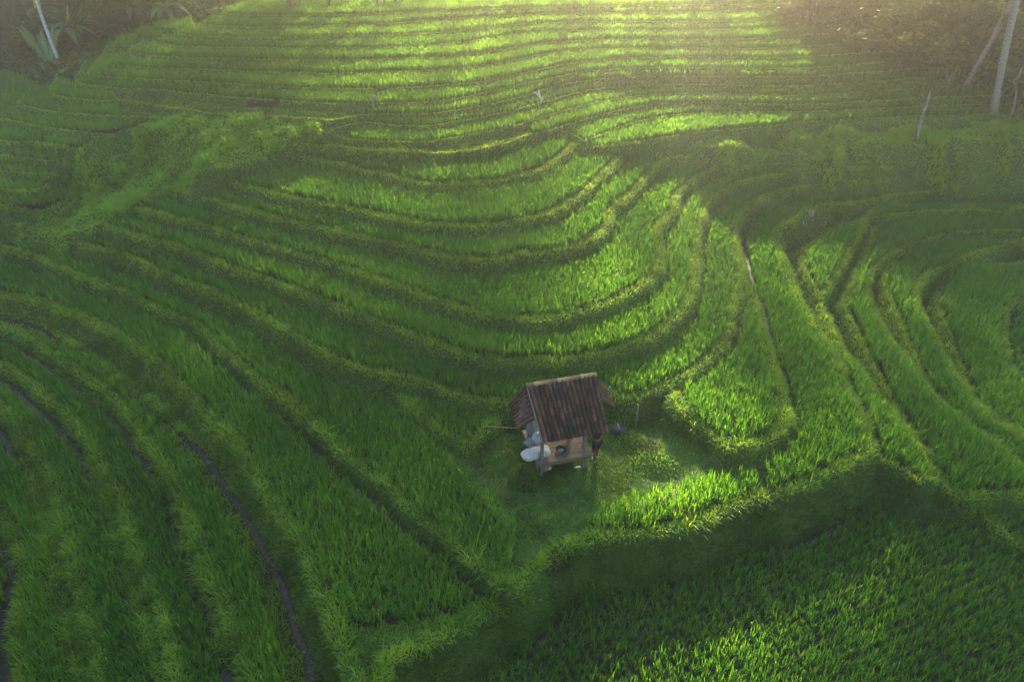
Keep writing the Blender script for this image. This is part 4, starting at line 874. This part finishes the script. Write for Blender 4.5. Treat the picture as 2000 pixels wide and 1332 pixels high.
# motorbikes
def motorbike(px, py, rz, colr, label):
    b = ground_at(px, py); root = empty('motorbike', b, rz); tag(root, label, 'motorbike', 'parked motorbikes')
    def W(x):
        bm = bmesh.new(); seg = 20; pr = 8; Rr, rr = .25, .055; vv = [[bm.verts.new((x + (Rr + rr * math.cos(t)) * math.cos(a), rr * math.sin(t), .3 + (Rr + rr * math.cos(t)) * math.sin(a))) for t in np.linspace(0, 2 * math.pi, pr + 1)[:-1]] for a in np.linspace(0, 2 * math.pi, seg + 1)[:-1]]
        for i in range(seg):
            for j in range(pr): bm.faces.new((vv[i][j], vv[(i + 1) % seg][j], vv[(i + 1) % seg][(j + 1) % pr], vv[i][(j + 1) % pr]))
        wl = bmobj('wheel', bm, M['darkcloth'], root)
        bm = bmesh.new(); tube_bm(bm, [(x, -.05, .3), (x, .05, .3)], [.06, .06], 10); tube_bm(bm, [(x - .22, 0, .3), (x + .22, 0, .3)], [.012, .012], 6); tube_bm(bm, [(x, 0, .08), (x, 0, .52)], [.012, .012], 6); bmobj('rim', bm, M['greysack'], wl)
    W(-.6); W(.6)
    bm = bmesh.new(); tube_bm(bm, [(-.65, 0, .72), (-.3, 0, .62), (.1, 0, .5), (.35, 0, .62), (.52, 0, .95)], [.08, .14, .11, .13, .08], 10); bmobj('body', bm, colr, root)
    bm = bmesh.new(); tube_bm(bm, [(-.75, 0, .82), (-.3, 0, .8), (.05, 0, .76)], [.07, .11, .06], 10); bmobj('seat', bm, M['darkcloth'], root)
    bm = bmesh.new(); tube_bm(bm, [(.6, 0, .3), (.5, 0, 1.0)], [.03, .03], 8); bmobj('fork', bm, M['greysack'], root)
    bm = bmesh.new(); tube_bm(bm, [(.42, -.32, 1.02), (.5, 0, 1.0), (.42, .32, 1.02)], [.02, .02, .02], 8); bmobj('handlebar', bm, M['black'], root)
    for s in (-1, 1):
        bm = bmesh.new(); tube_bm(bm, [(.45, s * .22, 1.02), (.45, s * .27, 1.18)], [.008, .008], 5); bmesh.ops.create_icosphere(bm, subdivisions=2, radius=.06, matrix=Matrix.Translation((.45, s * .28, 1.2)) @ Matrix.Diagonal((.3, 1, .7, 1)))
        bmobj('mirror', bm, M['white'], root)
    bm = bmesh.new(); bmesh.ops.create_icosphere(bm, subdivisions=2, radius=.09, matrix=Matrix.Translation((.6, 0, .88))); bmobj('headlight', bm, M['white'], root)
    return root
motorbike(645, 17, R(-80), M['darkcloth'], 'dark motorbike parked head-on at the far edge of the fields')
motorbike(762, 14, R(12), pmat('orange_fairing', (.75, .22, .05), .4), 'orange motorbike parked side-on at the far edge of the fields')

# ------------------------------------------------------------------ people
def skinmesh(name, joints, edges, mat, parent, sub=2):
    me = bpy.data.meshes.new(name); names = list(joints); me.from_pydata([joints[k][0] for k in names], [(names.index(a), names.index(b)) for a, b in edges], [])
    o = link(name, me, None, parent); md = o.modifiers.new('skin', 'SKIN'); md.use_smooth_shade = True
    if not me.skin_vertices: me.skin_vertices.new()
    for i, k in enumerate(names):
        r = joints[k][1]; r = (r, r) if isinstance(r, (int, float)) else r
        me.skin_vertices[0].data[i].radius = r; me.skin_vertices[0].data[i].use_root = (i == 0)
    o.modifiers.new('sub', 'SUBSURF').levels = sub; o.modifiers['sub'].render_levels = sub
    dg = bpy.context.evaluated_depsgraph_get(); ev = bpy.data.meshes.new_from_object(o.evaluated_get(dg)); o.modifiers.clear(); o.data = ev; ev.name = name
    ev.materials.clear(); ev.materials.append(mat)
    for p_ in ev.polygons: p_.use_smooth = True
    return o
def person(px, py, rz, label, shirt, lower, skirt=False, h=1.6, bend=0.0, dx=0.0, dy=0.0):
    b = ground_at(px, py); b = Vector((b.x + dx, b.y + dy, b.z)); root = empty('person', b, rz); tag(root, label, 'person'); s = h / 1.7; root.scale = (s, s, s)
    bf = bend
    J = {'pel': ((0, 0, .93), (.15, .11)), 'ab': ((0, -.02 - .1 * bf, 1.10), (.125, .095)), 'ch': ((0, -.02 - .25 * bf, 1.32), (.16, .11)), 'nb': ((0, -.35 * bf, 1.46), (.055, .055)), 'nk': ((0, -.01 - .4 * bf, 1.52), (.05, .05)),
         'hd0': ((0, -.03 - .43 * bf, 1.58), (.072, .08)), 'hd1': ((0, -.02 - .46 * bf, 1.66), (.078, .092)), 'hd2': ((0, -.46 * bf, 1.71), (.055, .065)), 'nose': ((0, -.115 - .44 * bf, 1.62), (.012, .012))}
    E = [('pel', 'ab'), ('ab', 'ch'), ('ch', 'nb'), ('nb', 'nk'), ('nk', 'hd0'), ('hd0', 'hd1'), ('hd1', 'hd2'), ('hd0', 'nose')]
    for k, sx in (('l', 1), ('r', -1)):
        fy = .10 * sx
        J.update({k + 'hp': ((sx * .09, 0, .88), (.085, .095)), k + 'kn': ((sx * .10, -.03 + fy * .5, .49), (.055, .06)), k + 'ca': ((sx * .10, .0 + fy, .33), (.05, .055)), k + 'an': ((sx * .10, .02 + fy, .09), (.033, .038)), k + 'to': ((sx * .11, -.13 + fy, .035), (.035, .022)), k + 'he': ((sx * .10, .05 + fy, .04), (.03, .03)),
                  k + 'sh': ((sx * .19, -.02 - .25 * bf, 1.41), (.055, .055)), k + 'el': ((sx * .25, -.04 - .3 * bf, 1.14), (.038, .038)), k + 'wr': ((sx * .25, -.14 - .35 * bf, .92), (.026, .022)), k + 'pa': ((sx * .25, -.17 - .36 * bf, .85), (.035, .016))})
        E += [('pel', k + 'hp'), (k + 'hp', k + 'kn'), (k + 'kn', k + 'ca'), (k + 'ca', k + 'an'), (k + 'an', k + 'to'), (k + 'an', k + 'he'), ('ch', k + 'sh'), (k + 'sh', k + 'el'), (k + 'el', k + 'wr'), (k + 'wr', k + 'pa')]
        for q, (ox, ln_) in enumerate(((-.028, .07), (-.010, .082), (.009, .076), (.027, .06))):
            a0, a1, a2 = f'{k}f{q}a', f'{k}f{q}b', f'{k}f{q}c'; bx, by, bz = sx * .25, -.18 - .36 * bf, .82
            J.update({a0: ((bx + sx * .004, by + ox, bz), (.009, .009)), a1: ((bx, by + ox - .004, bz - ln_ * .55), (.009, .009)), a2: ((bx - sx * .012, by + ox - .004, bz - ln_), (.008, .008))})
            E += [(k + 'pa', a0), (a0, a1), (a1, a2)]
        J.update({k + 't0': ((sx * .235, -.205 - .36 * bf, .855), (.011, .011)), k + 't1': ((sx * .225, -.235 - .36 * bf, .825), (.009, .009))}); E += [(k + 'pa', k + 't0'), (k + 't0', k + 't1')]
    skinmesh('body', J, E, M['skin'], root)
    g = lambda k, f: (J[k][0], tuple(q * f for q in (J[k][1] if isinstance(J[k][1], tuple) else (J[k][1],) * 2)))
    sj = {'ab': ((J['ab'][0][0], J['ab'][0][1], 1.0), (.165, .13)), 'c0': (J['ab'][0], (.155, .12)), 'ch': g('ch', 1.14), 'nb': ((0, -.33 * bf, 1.44), (.085, .075))}
    se = [('ab', 'c0'), ('c0', 'ch'), ('ch', 'nb')]
    for k, sx in (('l', 1), ('r', -1)):
        sj[k + 's'] = g(k + 'sh', 1.35); sj[k + 'e'] = (tuple(np.array(J[k + 'sh'][0]) * .35 + np.array(J[k + 'el'][0]) * .65), (.058, .058)); se += [('ch', k + 's'), (k + 's', k + 'e')]
    skinmesh('shirt', sj, se, shirt, root)
    if skirt:
        bm = bmesh.new(); lathe(bm, [(.17, 1.02), (.19, .9), (.22, .5), (.24, .15), (.22, .14), (.15, .9)], 20); bmobj('skirt', bm, lower, root)
    else:
        lj = {'p': ((0, 0, .95), (.165, .125))}; le = []
        for k in 'lr': lj[k + 'h'] = g(k + 'hp', 1.18); lj[k + 'k'] = (tuple(np.array(J[k + 'kn'][0]) + np.array((0, 0, -.03))), (.085, .09)); le += [('p', k + 'h'), (k + 'h', k + 'k')]
        skinmesh('shorts', lj, le, lower, root)
    bm = bmesh.new(); bmesh.ops.create_icosphere(bm, subdivisions=3, radius=1, matrix=Matrix.Translation((0, .012 - .45 * bf, 1.685)) @ Matrix.Diagonal((.092, .105, .075, 1))); bmobj('hair', bm, M['black'], root)
    for sx in (-1, 1):
        bm = bmesh.new(); bmesh.ops.create_icosphere(bm, subdivisions=2, radius=.012, matrix=Matrix.Translation((sx * .032, -.102 - .44 * bf, 1.645))); bmobj('eye', bm, M['black'], root)
        bm = bmesh.new(); bmesh.ops.create_icosphere(bm, subdivisions=2, radius=1, matrix=Matrix.Translation((sx * .085, -.02 - .44 * bf, 1.63)) @ Matrix.Diagonal((.012, .022, .032, 1))); bmobj('ear', bm, M['skin'], root)
        k = J[('l' if sx > 0 else 'r') + 'to'][0]
        bm = bmesh.new(); boxbm(bm, (k[0] - .045, k[1] - .05, -.005), (k[0] + .045, k[1] + .21, .018)); bmesh.ops.bevel(bm, geom=bm.edges[:], offset=.012, segments=2, affect='EDGES'); bmobj('sandal', bm, M['white'], root)
    bm = bmesh.new(); tube_bm(bm, [(-.025, -.108 - .44 * bf, 1.585), (0, -.114 - .44 * bf, 1.582), (.025, -.108 - .44 * bf, 1.585)], [.005, .007, .005], 6); bmobj('mouth', bm, M['red'], root)
    return root
person(1163, 897, R(200), 'person in black knee-length shorts standing behind the right side of the hut', M['darkcloth'], M['darkcloth'], h=1.5, bend=.3)
person(570, 21, R(15), 'person in a red top and long brown skirt at the far edge of the fields', M['red'], pmat('brown_patterned_skirt', (.20, .12, .05), .9, (.42, .28, .05), 7, ramp=(.5, .6)), True)
# ------------------------------------------------------------------ haze
me = bpy.data.meshes.new('haze'); bm = bmesh.new(); bmesh.ops.create_cube(bm, size=1)
bmesh.ops.scale(bm, vec=(150, 133, 56), verts=bm.verts); bm.to_mesh(me); bm.free()
m, n = newmat('haze_air'); pv = N(n, 'ShaderNodeVolumePrincipled'); pv.inputs['Color'].default_value = (1, .98, .95, 1)
pv.inputs['Density'].default_value = HAZE_DENS; pv.inputs['Anisotropy'].default_value = HAZE_G
oo = N(n, 'ShaderNodeOutputMaterial'); n.links.new(pv.outputs[0], oo.inputs['Volume'])
hz_o = link('haze', me, m); hz_o.location = (5, 21.5, 24.2); tag(hz_o, 'pale sunlit haze in the air over the terraces', 'haze', kind='stuff')
